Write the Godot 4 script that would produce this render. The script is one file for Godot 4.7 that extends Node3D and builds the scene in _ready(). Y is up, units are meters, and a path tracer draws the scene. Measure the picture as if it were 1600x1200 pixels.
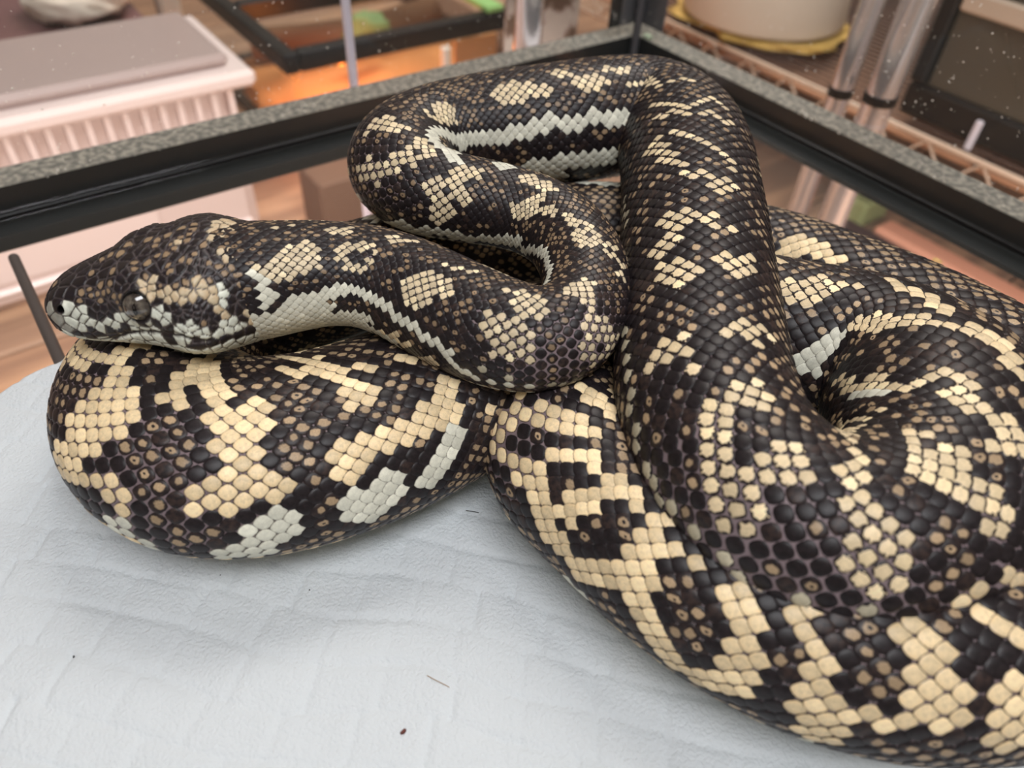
extends Node3D
# A carpet python coiled in the corner of a glass tank. Metres, y up; the tank's inner back corner is the origin:
# the long pane stands on z = 0, the end pane on x = 0, the glass floor on y = 0.



const RIM := 1.55
var rng := RandomNumberGenerator.new()
var taken := {}
var M := {}

# ------------------------------------------------------------------ helpers
func numbered(called: String) -> String:
	if not taken.has(called):
		taken[called] = 0
		return called
	taken[called] += 1
	return "%s_%03d" % [called, taken[called]]

func thing(called: String, label: String, category: String, at := Vector3.ZERO, group := "", kind := "") -> Node3D:
	var o := Node3D.new()
	o.name = numbered(called)
	add_child(o)
	o.position = at
	meta(o, label, category, group, kind)
	return o

func meta(o: Node, label: String, category: String, group := "", kind := "") -> void:
	if label: o.set_meta("label", label)
	if category: o.set_meta("category", category)
	if group: o.set_meta("group", group)
	if kind: o.set_meta("kind", kind)

func put(called: String, mesh: Mesh, mat: Material, parent: Node = self, at := Vector3.ZERO, basis_ := Basis()) -> MeshInstance3D:
	var o := MeshInstance3D.new()
	o.name = numbered(called) if parent == self else called
	o.mesh = mesh
	if mat: o.material_override = mat
	o.transform = Transform3D(basis_, at)
	o.cast_shadow = GeometryInstance3D.SHADOW_CASTING_SETTING_ON
	parent.add_child(o, true)
	return o

func mat(c: Color, rough := 0.6, metal := 0.0, spec := 0.5) -> StandardMaterial3D:
	var m := StandardMaterial3D.new()
	m.albedo_color = c
	m.roughness = rough
	m.metallic = metal
	m.metallic_specular = spec
	return m

func rgb(r: float, g: float, b: float) -> Color:
	return Color(r / 255.0, g / 255.0, b / 255.0)

func noise_tex(freq: float, c0: Color, c1: Color, seed_: int, size := 512, lo := 0.35, hi := 0.65, octaves := 4) -> NoiseTexture2D:
	var n := FastNoiseLite.new()
	n.seed = seed_
	n.frequency = freq
	n.fractal_octaves = octaves
	var g := Gradient.new()
	g.set_color(0, c0)
	g.set_color(1, c1)
	g.set_offset(0, lo)
	g.set_offset(1, hi)
	var t := NoiseTexture2D.new()
	t.width = size
	t.height = size
	t.seamless = true
	t.noise = n
	t.color_ramp = g
	return t

# a box with its edges cut: size s, cut b
func bevel_box(s: Vector3, b: float) -> ArrayMesh:
	var st := SurfaceTool.new()
	st.begin(Mesh.PRIMITIVE_TRIANGLES)
	var h := s * 0.5
	b = minf(b, minf(h.x, minf(h.y, h.z)) * 0.9)
	var c := []
	for i in 8:
		var sg := Vector3(1 if i & 1 else -1, 1 if i & 2 else -1, 1 if i & 4 else -1)
		var p := sg * h
		c.append([p - Vector3(0, sg.y * b, sg.z * b), p - Vector3(sg.x * b, 0, sg.z * b), p - Vector3(sg.x * b, sg.y * b, 0)])
	for ax in 3:
		var u := (ax + 1) % 3
		var v := (ax + 2) % 3
		for sd in 2:
			var ids := []
			for k in [[0, 0], [1, 0], [1, 1], [0, 1]]:
				var id := 0
				if sd: id |= 1 << ax
				if k[0]: id |= 1 << u
				if k[1]: id |= 1 << v
				ids.append(c[id][ax])
			fan(st, ids)
		# the cut edges that run along ax
		for a in 2:
			for d in 2:
				var q := []
				for e in 2:
					var id := (e << ax) | (a << u) | (d << v)
					q.append(c[id][u]); q.append(c[id][v])
				fan(st, [q[0], q[1], q[3], q[2]])
	for i in 8:
		fan(st, c[i])
	st.generate_normals()
	return st.commit()

# a flat convex polygon, turned to look away from the origin
func fan(st: SurfaceTool, p: Array) -> void:
	var n: Vector3 = (p[1] - p[0]).cross(p[2] - p[0])
	var mid := Vector3.ZERO
	for q in p: mid += q
	var out := n.dot(mid) > 0.0
	st.set_smooth_group(-1)
	for i in range(1, p.size() - 1):
		st.add_vertex(p[0])
		st.add_vertex(p[i + 1] if out else p[i])
		st.add_vertex(p[i] if out else p[i + 1])

# a tube along points; radius may be an array
func tube(pts: Array, radius, seg := 12, closed_ends := true) -> ArrayMesh:
	var v := PackedVector3Array()
	var nn := PackedVector3Array()
	var ix := PackedInt32Array()
	var side := Vector3.ZERO
	for i in pts.size():
		var t: Vector3 = (pts[mini(i + 1, pts.size() - 1)] - pts[maxi(i - 1, 0)]).normalized()
		if side == Vector3.ZERO:
			side = t.cross(Vector3.UP if absf(t.y) < 0.9 else Vector3.RIGHT).normalized()
		side = (side - t * side.dot(t)).normalized()
		var up := side.cross(t)
		var r: float = radius[i] if radius is Array else radius
		for k in seg:
			var a := TAU * k / seg
			var d := side * cos(a) + up * sin(a)
			v.append(pts[i] + d * r)
			nn.append(d)
	for i in pts.size() - 1:
		for k in seg:
			var a := i * seg + k
			var b := i * seg + (k + 1) % seg
			ix.append_array(PackedInt32Array([a, b, a + seg, b, b + seg, a + seg]))
	if closed_ends:
		for e in 2:
			var i: int = 0 if e == 0 else pts.size() - 1
			var t: Vector3 = (pts[1] - pts[0]).normalized() * -1.0 if e == 0 else (pts[-1] - pts[-2]).normalized()
			var m := v.size()
			v.append(pts[i]); nn.append(t)
			for k in seg:
				v.append(v[i * seg + k]); nn.append(t)
			for k in seg:
				var a := m + 1 + k
				var b := m + 1 + (k + 1) % seg
				ix.append_array(PackedInt32Array([m, b, a] if e == 0 else [m, a, b]))
	return arrays(v, nn, ix)

func arrays(v: PackedVector3Array, nn: PackedVector3Array, ix: PackedInt32Array, uv := PackedVector2Array(), col := PackedColorArray(), onto: ArrayMesh = null) -> ArrayMesh:
	var a := []
	a.resize(Mesh.ARRAY_MAX)
	a[Mesh.ARRAY_VERTEX] = v
	a[Mesh.ARRAY_NORMAL] = nn
	a[Mesh.ARRAY_INDEX] = ix
	if uv.size(): a[Mesh.ARRAY_TEX_UV] = uv
	if col.size(): a[Mesh.ARRAY_COLOR] = col
	var m := onto if onto else ArrayMesh.new()
	m.add_surface_from_arrays(Mesh.PRIMITIVE_TRIANGLES, a)
	return m

# profile [radius, height] turned round y
func lathe(profile: Array, seg := 32) -> ArrayMesh:
	var st := SurfaceTool.new()
	st.begin(Mesh.PRIMITIVE_TRIANGLES)
	st.set_smooth_group(0)
	for i in profile.size() - 1:
		for k in seg:
			var a := TAU * k / seg
			var b := TAU * (k + 1) / seg
			var p := [profile[i], profile[i + 1]]
			var q := []
			for e in p:
				q.append(Vector3(cos(a) * e[0], e[1], sin(a) * e[0]))
				q.append(Vector3(cos(b) * e[0], e[1], sin(b) * e[0]))
			for t in [[0, 1, 2], [1, 3, 2]]:
				if q[t[0]].is_equal_approx(q[t[1]]) or q[t[1]].is_equal_approx(q[t[2]]) or q[t[0]].is_equal_approx(q[t[2]]): continue
				for w in t: st.add_vertex(q[w])
	st.generate_normals()
	return st.commit()

# a closed 2-D outline pushed along z by depth
func extrude(outline: Array, depth: float) -> ArrayMesh:
	var st := SurfaceTool.new()
	st.begin(Mesh.PRIMITIVE_TRIANGLES)
	st.set_smooth_group(-1)
	var poly := PackedVector2Array(outline)
	if Geometry2D.is_polygon_clockwise(poly): poly.reverse()
	var tri := Geometry2D.triangulate_polygon(poly)
	for i in range(0, tri.size(), 3):
		var a := poly[tri[i]]; var b := poly[tri[i + 1]]; var c := poly[tri[i + 2]]
		if (b - a).cross(c - a) < 0.0:
			var s := b; b = c; c = s
		for q in [a, c, b]: st.add_vertex(Vector3(q.x, q.y, depth))
		for q in [a, b, c]: st.add_vertex(Vector3(q.x, q.y, 0))
	for i in poly.size():
		var a := poly[i]
		var b := poly[(i + 1) % poly.size()]
		for q in [Vector3(a.x, a.y, 0), Vector3(b.x, b.y, depth), Vector3(b.x, b.y, 0), Vector3(a.x, a.y, 0), Vector3(a.x, a.y, depth), Vector3(b.x, b.y, depth)]:
			st.add_vertex(q)
	st.generate_normals()
	return st.commit()

# ------------------------------------------------------------------ the snake
# scales round the body in one row; the next row stands between them
func round_at(s: float) -> int:
	for e in [[0.035, 40], [0.075, 34], [0.25, 29], [0.35, 38], [0.39, 33], [0.53, 29], [0.58, 31], [0.75, 33], [1.1, 38]]:
		if s < e[0]: return e[1]
	return 31
var row_s := PackedFloat32Array()
var row_p := PackedVector3Array()
var row_t := PackedVector3Array()
var row_d := PackedVector3Array()
var row_r := PackedVector3Array()
var row_q := PackedFloat32Array()

# how much longer than wide they are
func slim_at(s: float) -> float:
	return 1.2 if s < 0.05 else (0.95 if s < 0.75 else 1.05)

func spine(s: float) -> Array:
	var n := SPINE.size() / 4
	var k := clampf(s / SPINE_STEP, 0.0, n - 1.001)
	var i := int(k)
	var f := k - i
	var a := i * 4
	var b := a + 4
	return [Vector3(lerpf(SPINE[a], SPINE[b], f), lerpf(SPINE[a + 1], SPINE[b + 1], f), lerpf(SPINE[a + 2], SPINE[b + 2], f)), lerpf(SPINE[a + 3], SPINE[b + 3], f)]

func lay_rows() -> void:
	var total := (SPINE.size() / 4 - 1.2) * SPINE_STEP
	var s := -0.011
	while s < total:
		var here := spine(maxf(s, 0.0))
		var t: Vector3 = (spine(maxf(s, 0.0) + 0.004)[0] - spine(maxf(s, 0.0) - 0.004 if s > 0.004 else 0.0)[0]).normalized()
		var d := (Vector3.UP - t * t.y).normalized()
		var p: Vector3 = here[0]
		if s < 0.0: p += t * s
		row_s.append(s)
		row_p.append(p)
		row_t.append(t)
		row_d.append(d)
		row_r.append(t.cross(d))
		row_q.append(here[1])
		s += PI * here[1] / round_at(s) * slim_at(s)

# the coil under the head lies flattened by its own weight
func flat_at(s: float) -> float:
	if s < 0.82: return lerpf(1.0, 0.84, clampf((s - 0.74) / 0.08, 0.0, 1.0))
	return lerpf(0.84, 1.0, clampf((s - 1.0) / 0.1, 0.0, 1.0))

func skin_at(k: int, th: float) -> Vector3:
	var q := row_q[k]
	var c := cos(th)
	var fl := flat_at(row_s[k])
	return row_p[k] + row_r[k] * (sin(th) * 1.04 * (1.5 - 0.5 * fl) * q) + row_d[k] * ((c if c > 0.0 else c * 0.92) * fl * q)

# how far a point (s, angle) lies outside the nearest pale mark, and which kind it is: [distance, kind]
var mark_bins := {}
func sort_marks() -> void:
	for i in MARKS.size():
		var m: Array = MARKS[i]
		var lo := 9.0
		var hi := -9.0
		for k in range(2, m.size(), 2):
			lo = minf(lo, m[k]); hi = maxf(hi, m[k])
		for b in range(int((lo - 0.03) * 100.0), int((hi + 0.03) * 100.0) + 1):
			if not mark_bins.has(b): mark_bins[b] = []
			mark_bins[b].append(i)

func nearest_mark(s: float, th: float, r: float) -> Array:
	var best := 9.0
	var kind := -1
	for i in mark_bins.get(int(s * 100.0), []):
		var m: Array = MARKS[i]
		var d := 9.0
		var n := m.size()
		var p := Vector2(s, th * r)
		if n == 4:
			d = p.distance_to(Vector2(m[2], m[3] * r))
		else:
			for k in range(2, n - 2, 2):
				var a := Vector2(m[k], m[k + 1] * r)
				var b := Vector2(m[k + 2], m[k + 3] * r)
				d = minf(d, p.distance_to(Geometry2D.get_closest_point_to_segment(p, a, b)))
		d -= float(m[1]) * 0.5
		if d < best:
			best = d
			kind = m[0]
	return [best, kind]

func in_seen(s: float, th: float) -> bool:
	var i := clampi(int(s / 0.02), 0, SEEN.size() / 2 - 1)
	return th > SEEN[i * 2] - 0.12 and th < SEEN[i * 2 + 1] + 0.12 and SEEN[i * 2] != SEEN[i * 2 + 1]

# the sheet of scale patterns: eight kinds, eight of each
func scale_sheet() -> ImageTexture:
	var cell := 96
	var size := cell * 8
	var data := PackedByteArray()
	data.resize(size * size * 3)
	var big := FastNoiseLite.new()
	big.seed = 5; big.frequency = 0.028; big.fractal_octaves = 3
	var fine := FastNoiseLite.new()
	fine.seed = 9; fine.frequency = 0.11; fine.fractal_octaves = 2
	var black := Vector3(33, 28, 30)
	var brown := Vector3(56, 44, 41)
	var cream := Vector3(235, 212, 171)
	var pale := Vector3(230, 229, 212)
	var drab := Vector3(196, 188, 164)
	var tan_ := Vector3(166, 143, 114)
	var edge := Vector3(50, 37, 34)
	rng.seed = 77
	for ky in 8:
		for kx in 8:
			var off := Vector2(rng.randf_range(-0.12, 0.12), rng.randf_range(-0.15, 0.12))
			var spot := Vector2(rng.randf_range(0.34, 0.52), rng.randf_range(0.36, 0.6))
			var dot := Vector2(rng.randf_range(-0.08, 0.08), rng.randf_range(-0.12, 0.12))
			var tone := rng.randf_range(0.9, 1.1)
			var rag := rng.randf_range(0.66, 0.8)
			for y in cell:
				var v := (y + 0.5) / cell * 2.0 - 1.0
				for x in cell:
					var u := (x + 0.5) / cell * 2.0 - 1.0
					var X := kx * cell + x
					var Y := ky * cell + y
					var n1 := big.get_noise_2d(X, Y)
					var n2 := fine.get_noise_2d(X, Y)
					var rho := pow(pow(absf(u) / 0.94, RIM) + pow(absf(v) / 0.94, RIM), 1.0 / RIM)
					var c := black
					match ky:
						0: c = black * (1.0 + 0.35 * n1 + 0.25 * n2)
						1: c = black.lerp(brown, clampf(0.6 + n1 * 1.4, 0, 1)) * (1.0 + 0.25 * n2)
						2:
							c = cream * (tone * (1.0 + 0.1 * n1 + 0.07 * n2))
							c = c.lerp(Vector3(216, 186, 138), clampf(rho - 0.55 + n1, 0, 1) * 0.5)
							c = c.lerp(edge, smoothstep(0.86, 0.95, rho + n2 * 0.05))
						3:
							c = cream * (tone * (1.0 + 0.08 * n1 + 0.06 * n2))
							c = c.lerp(black.lerp(brown, 0.5), smoothstep(rag, rag + 0.1, rho + n1 * 0.34 + n2 * 0.1))
						4, 5:
							c = black.lerp(brown, clampf(0.35 + n1, 0, 1))
							var e := (Vector2(u, v) - off) / spot
							var d := e.length() + n1 * 0.4 + n2 * 0.12
							c = c.lerp(tan_ * (tone * (1.0 + 0.15 * n2)), 1.0 - smoothstep(0.86, 1.06, d))
							if ky == 5:
								var g := ((Vector2(u, v) - off - dot) / Vector2(0.13, 0.17)).length() + n1 * 0.6
								c = c.lerp(black, 1.0 - smoothstep(0.8, 1.15, g))
						6:
							c = pale * (tone * 0.98 * (1.0 + 0.06 * n1 + 0.05 * n2))
							c = c.lerp(Vector3(92, 86, 78), smoothstep(0.87, 0.96, rho + n2 * 0.05))
						7:
							c = drab * (tone * (1.0 + 0.1 * n1 + 0.08 * n2))
							c = c.lerp(black, smoothstep(rag + 0.06, rag + 0.2, rho + n1 * 0.3))
					var at := (Y * size + X) * 3
					data[at] = clampi(int(c.x), 0, 255)
					data[at + 1] = clampi(int(c.y), 0, 255)
					data[at + 2] = clampi(int(c.z), 0, 255)
	return ImageTexture.create_from_image(Image.create_from_data(size, size, false, Image.FORMAT_RGB8, data))

# one scale in its own axes: u round the body, v towards the tail, w outwards; all as shares of its half length
var pad_pos := [PackedVector3Array(), PackedVector3Array()]
var pad_nrm := [PackedVector3Array(), PackedVector3Array()]
var pad_uv := [PackedVector2Array(), PackedVector2Array()]
var pad_ix := [PackedInt32Array(), PackedInt32Array()]
func pad_height(u: float, v: float, rho: float) -> float:
	return 0.07 + 0.10 * v + 0.10 * (1.0 - rho * rho)

func make_pad(which: int, rings: Array, seg: int) -> void:
	var last := rings.size() - 1
	for i in rings.size():
		for k in (1 if i == 0 else seg):
			var a := TAU * k / seg
			var cu := signf(cos(a)) * pow(absf(cos(a)), 2.0 / RIM) if absf(cos(a)) > 1e-5 else 0.0
			var cv := signf(sin(a)) * pow(absf(sin(a)), 2.0 / RIM) if absf(sin(a)) > 1e-5 else 0.0
			var rho: float = rings[i]
			var u: float = cu * rho
			var v: float = cv * rho
			var h := pad_height(u, v, rho)
			var nu := 0.20 * u
			var nv := 0.20 * v - 0.10
			if i == last - 1:
				nu += cu * 0.3; nv += cv * 0.3
			elif i == last:
				h -= 0.13
				nu += cu * 1.1; nv += cv * 1.1
			pad_pos[which].append(Vector3(u, v, h))
			pad_nrm[which].append(Vector3(nu, nv, 1.0).normalized())
			pad_uv[which].append(Vector2(0.5 + u * 0.47, 0.5 + v * 0.47))
	for k in seg:
		pad_ix[which].append_array(PackedInt32Array([0, 1 + (k + 1) % seg, 1 + k]))
	for i in range(1, last):
		for k in seg:
			var a := 1 + (i - 1) * seg + k
			var b := 1 + (i - 1) * seg + (k + 1) % seg
			pad_ix[which].append_array(PackedInt32Array([a, b, a + seg, b, b + seg, a + seg]))

func snake_body() -> ArrayMesh:
	lay_rows()
	sort_marks()
	make_pad(0, [0.0, 0.6, 0.93, 1.0], 12)
	make_pad(1, [0.0, 0.9, 1.0], 8)
	var wild := FastNoiseLite.new()
	wild.seed = 3; wild.frequency = 30.0; wild.fractal_octaves = 2
	rng.seed = 11
	var V := PackedVector3Array()
	var N := PackedVector3Array()
	var U := PackedVector2Array()
	var C := PackedColorArray()
	var I := PackedInt32Array()
	var rows := row_s.size()
	for k in range(1, rows - 1):
		var q := row_q[k]
		var s := row_s[k]
		var many := round_at(s)
		var wide := TAU * q / many * 0.5
		var nominal := wide * slim_at(s)
		var gap := (row_s[k + 1] - row_s[k - 1]) * 0.5
		for j in many:
			var th := TAU * (j + 0.5 * (k & 1)) / many
			if th > PI: th -= TAU
			if absf(th) > 2.72: continue
			var p := skin_at(k, th)
			var pa := skin_at(k - 1, th)
			var pb := skin_at(k + 1, th)
			var along := pb - pa
			var long := along.length() * 0.5
			var vv := along.normalized() if along.dot(row_t[k]) > 0.0 else row_t[k]
			var c := cos(th)
			var fl := flat_at(s)
			var side := (row_r[k] * (cos(th) * 1.04 * (1.5 - 0.5 * fl)) - row_d[k] * (sin(th) * fl * (1.0 if c > 0.0 else 0.92))).normalized()
			side = (side - vv * side.dot(vv)).normalized()
			var out := side.cross(vv)
			var bend := ((pa + pb) * 0.5 - p).dot(out) / maxf(long * long, 1e-8)
			bend = clampf(bend, -60.0, 60.0)
			# pale marks and dark ground
			var kind := 0
			var got := nearest_mark(s, th, q)
			var d: float = got[0] / (wide * 1.45)
			var hidden := not in_seen(s, th)
			var chance := rng.randf()
			var low := absf(th) > 2.25
			if hidden:
				var w := wild.get_noise_3dv(Vector3(s, cos(th) * 0.03, sin(th) * 0.03)) + rng.randf_range(-0.06, 0.06)
				if low: kind = 6
				elif w > 0.16: kind = 2 if s > 0.72 else 3
				elif w < -0.18: kind = 4
				else: kind = 0
			elif d < (-0.03 if got[1] == 0 else -0.02) + rng.randf_range(-0.05, 0.06):
				kind = [2, 3, 6, 7, 0][got[1]]
			elif d < 0.7:
				kind = 0 if chance < 0.84 else (1 if chance < 0.96 else 4)
			else:
				# brown spotted scales stand in the middle of the dark fields, fewer on the front half of the body
				var spots := 0.72 if s > 0.75 else (0.5 if absf(th) < 0.9 else 0.34)
				kind = 4 if chance < spots * 0.74 else (5 if chance < spots else (1 if chance < spots + 0.15 else 0))
			if low and kind in [0, 1, 4, 5] and not hidden:
				kind = 6 if chance < 0.45 else kind
			var shade := rng.randf_range(0.9, 1.08)
			var tint := Color(shade, shade, shade)
			if kind in [2, 3]:
				# greyer cream on the neck, warmer on the thick coils
				var warm := clampf((s - 0.1) / 0.8, 0.0, 1.0)
				tint = Color(shade * lerpf(0.86, 1.0, warm), shade * lerpf(0.9, 1.0, warm), shade * lerpf(0.98, 1.0, warm))
			elif kind in [4, 5] and s < 0.42:
				tint = Color(shade * 0.72, shade * 0.7, shade * 0.7)
			var pick := rng.randi() % 8
			var uv0 := Vector2(pick / 8.0, kind / 8.0)
			# its size: as wide as its place, as long as the stretch allows
			var lv := clampf(long * 1.16, nominal * 0.62, nominal * 1.1)
			var lu := wide * 0.985
			var lw := minf(lu, lv)
			var tip := 1.0 if long < nominal * 1.1 else 0.7
			var turn := rng.randf_range(-0.05, 0.05)
			var base := V.size()
			var curve := 0.5 / q
			var which := 1 if hidden else 0
			var tp: PackedVector3Array = pad_pos[which]
			var tn: PackedVector3Array = pad_nrm[which]
			var tu: PackedVector2Array = pad_uv[which]
			for i in tp.size():
				var e := tp[i]
				var u := e.x * lu
				var v := e.y * lv
				var h := e.z * lw * tip - u * u * curve + v * v * bend * 0.8 + turn * u * 0.3
				V.append(p + side * u + vv * v + out * h)
				var n := tn[i]
				N.append((side * (n.x + u / q - turn * 0.3) + vv * (n.y - v * bend * 1.6) + out * n.z).normalized())
				U.append(uv0 + tu[i] / 8.0)
				C.append(tint)
			for i in pad_ix[which]: I.append(base + i)
		# one broad belly plate for every second row
		if k % 2 == 0 and k > 2 and k < rows - 3:
			var base := V.size()
			var pick := rng.randi() % 8
			var dark := rng.randf() < 0.08
			for a in 9:
				var th := 2.62 + (TAU - 5.24) * a / 8.0
				for b in 4:
					var f: float = [-0.9, -0.3, 0.85, 1.05][b]
					var p := skin_at(k, th).lerp(skin_at(k + (1 if f > 0 else -1), th), absf(f))
					var o := (skin_at(k, th) - row_p[k]).normalized()
					V.append(p + o * q * [0.0, 0.018, 0.03, 0.006][b])
					N.append((o + row_t[k] * [-0.15, -0.1, 0.1, 0.7][b]).normalized())
					U.append(Vector2((pick + 0.25 + a / 16.0) / 8.0, ((1 if dark and a in [2, 3] else 6) + 0.3 + 0.1 * b) / 8.0))
					C.append(Color(1, 1, 0.98))
			for a in 8:
				for b in 3:
					var i := base + a * 4 + b
					I.append_array(PackedInt32Array([i, i + 1, i + 4, i + 1, i + 5, i + 4]))
	var mesh := arrays(V, N, I, U, C)
	# the skin between the scales
	V = PackedVector3Array(); N = PackedVector3Array(); I = PackedInt32Array()
	var ring := 44
	var from := 0
	while row_s[from] < 0.0005: from += 1
	for k in range(from, rows):
		for j in ring:
			var th := TAU * j / ring
			var p := skin_at(k, th)
			var o := (p - row_p[k]).normalized()
			V.append(p - o * row_q[k] * 0.004)
			N.append(o)
	for k in rows - 1 - from:
		for j in ring:
			var a := k * ring + j
			var b := k * ring + (j + 1) % ring
			I.append_array(PackedInt32Array([a, a + ring, b, b, a + ring, b + ring]))
	# the tip of the tail
	var tip_at := V.size()
	V.append(row_p[rows - 1] + row_t[rows - 1] * row_q[rows - 1] * 1.5); N.append(row_t[rows - 1])
	for j in ring:
		I.append_array(PackedInt32Array([(rows - 1 - from) * ring + j, tip_at, (rows - 1 - from) * ring + (j + 1) % ring]))
	arrays(V, N, I, PackedVector2Array(), PackedColorArray(), mesh)
	head_onto(mesh)
	return mesh

# ------------------------------------------------------------------ its head
var head_ax: Vector3
var head_up: Vector3
var head_side: Vector3
var head_long: float
func head_frame() -> void:
	var neck := Vector3(SPINE[0], SPINE[1], SPINE[2])
	head_long = (neck - HEAD_TIP).length()
	head_ax = (neck - HEAD_TIP) / head_long
	head_up = (Vector3.UP - head_ax * head_ax.y).normalized()
	head_side = head_ax.cross(head_up)

func head_form(t: float, col: int) -> float:
	var n := HEAD_FORM.size() / 4
	for i in n - 1:
		var a := HEAD_FORM[i * 4]
		var b := HEAD_FORM[i * 4 + 4]
		if t <= b or i == n - 2:
			var f := clampf((t - a) / (b - a), 0.0, 1.0)
			return lerpf(HEAD_FORM[i * 4 + col], HEAD_FORM[i * 4 + 4 + col], f) * 0.001
	return 0.0

func head_smooth(t: float, col: int) -> float:
	if t < 0.04: return head_form(t, col)
	return (head_form(t - 0.03, col) + 2.0 * head_form(t, col) + head_form(minf(t + 0.03, 1.0), col)) * 0.25

func head_point(t: float, ph: float, w: float, h: float, g: float) -> Vector3:
	var e := lerpf(0.85, 0.75, t / 0.1) if t < 0.1 else (lerpf(0.75, 0.8, (t - 0.1) / 0.4) if t < 0.5 else (lerpf(0.8, 0.95, (t - 0.5) / 0.35) if t < 0.85 else lerpf(0.95, 1.0, (t - 0.85) / 0.15)))
	var sn := sin(ph)
	var cs := cos(ph)
	var x := w * signf(sn) * pow(absf(sn), e)
	var y := (h if cs >= 0.0 else -g) * pow(absf(cs), e)
	return HEAD_TIP + head_ax * (head_long * t) + head_side * x + head_up * y

func head_at(t: float, ph: float) -> Vector3:
	return head_point(t, ph, head_smooth(t, 1), head_smooth(t, 2), head_smooth(t, 3))

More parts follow.
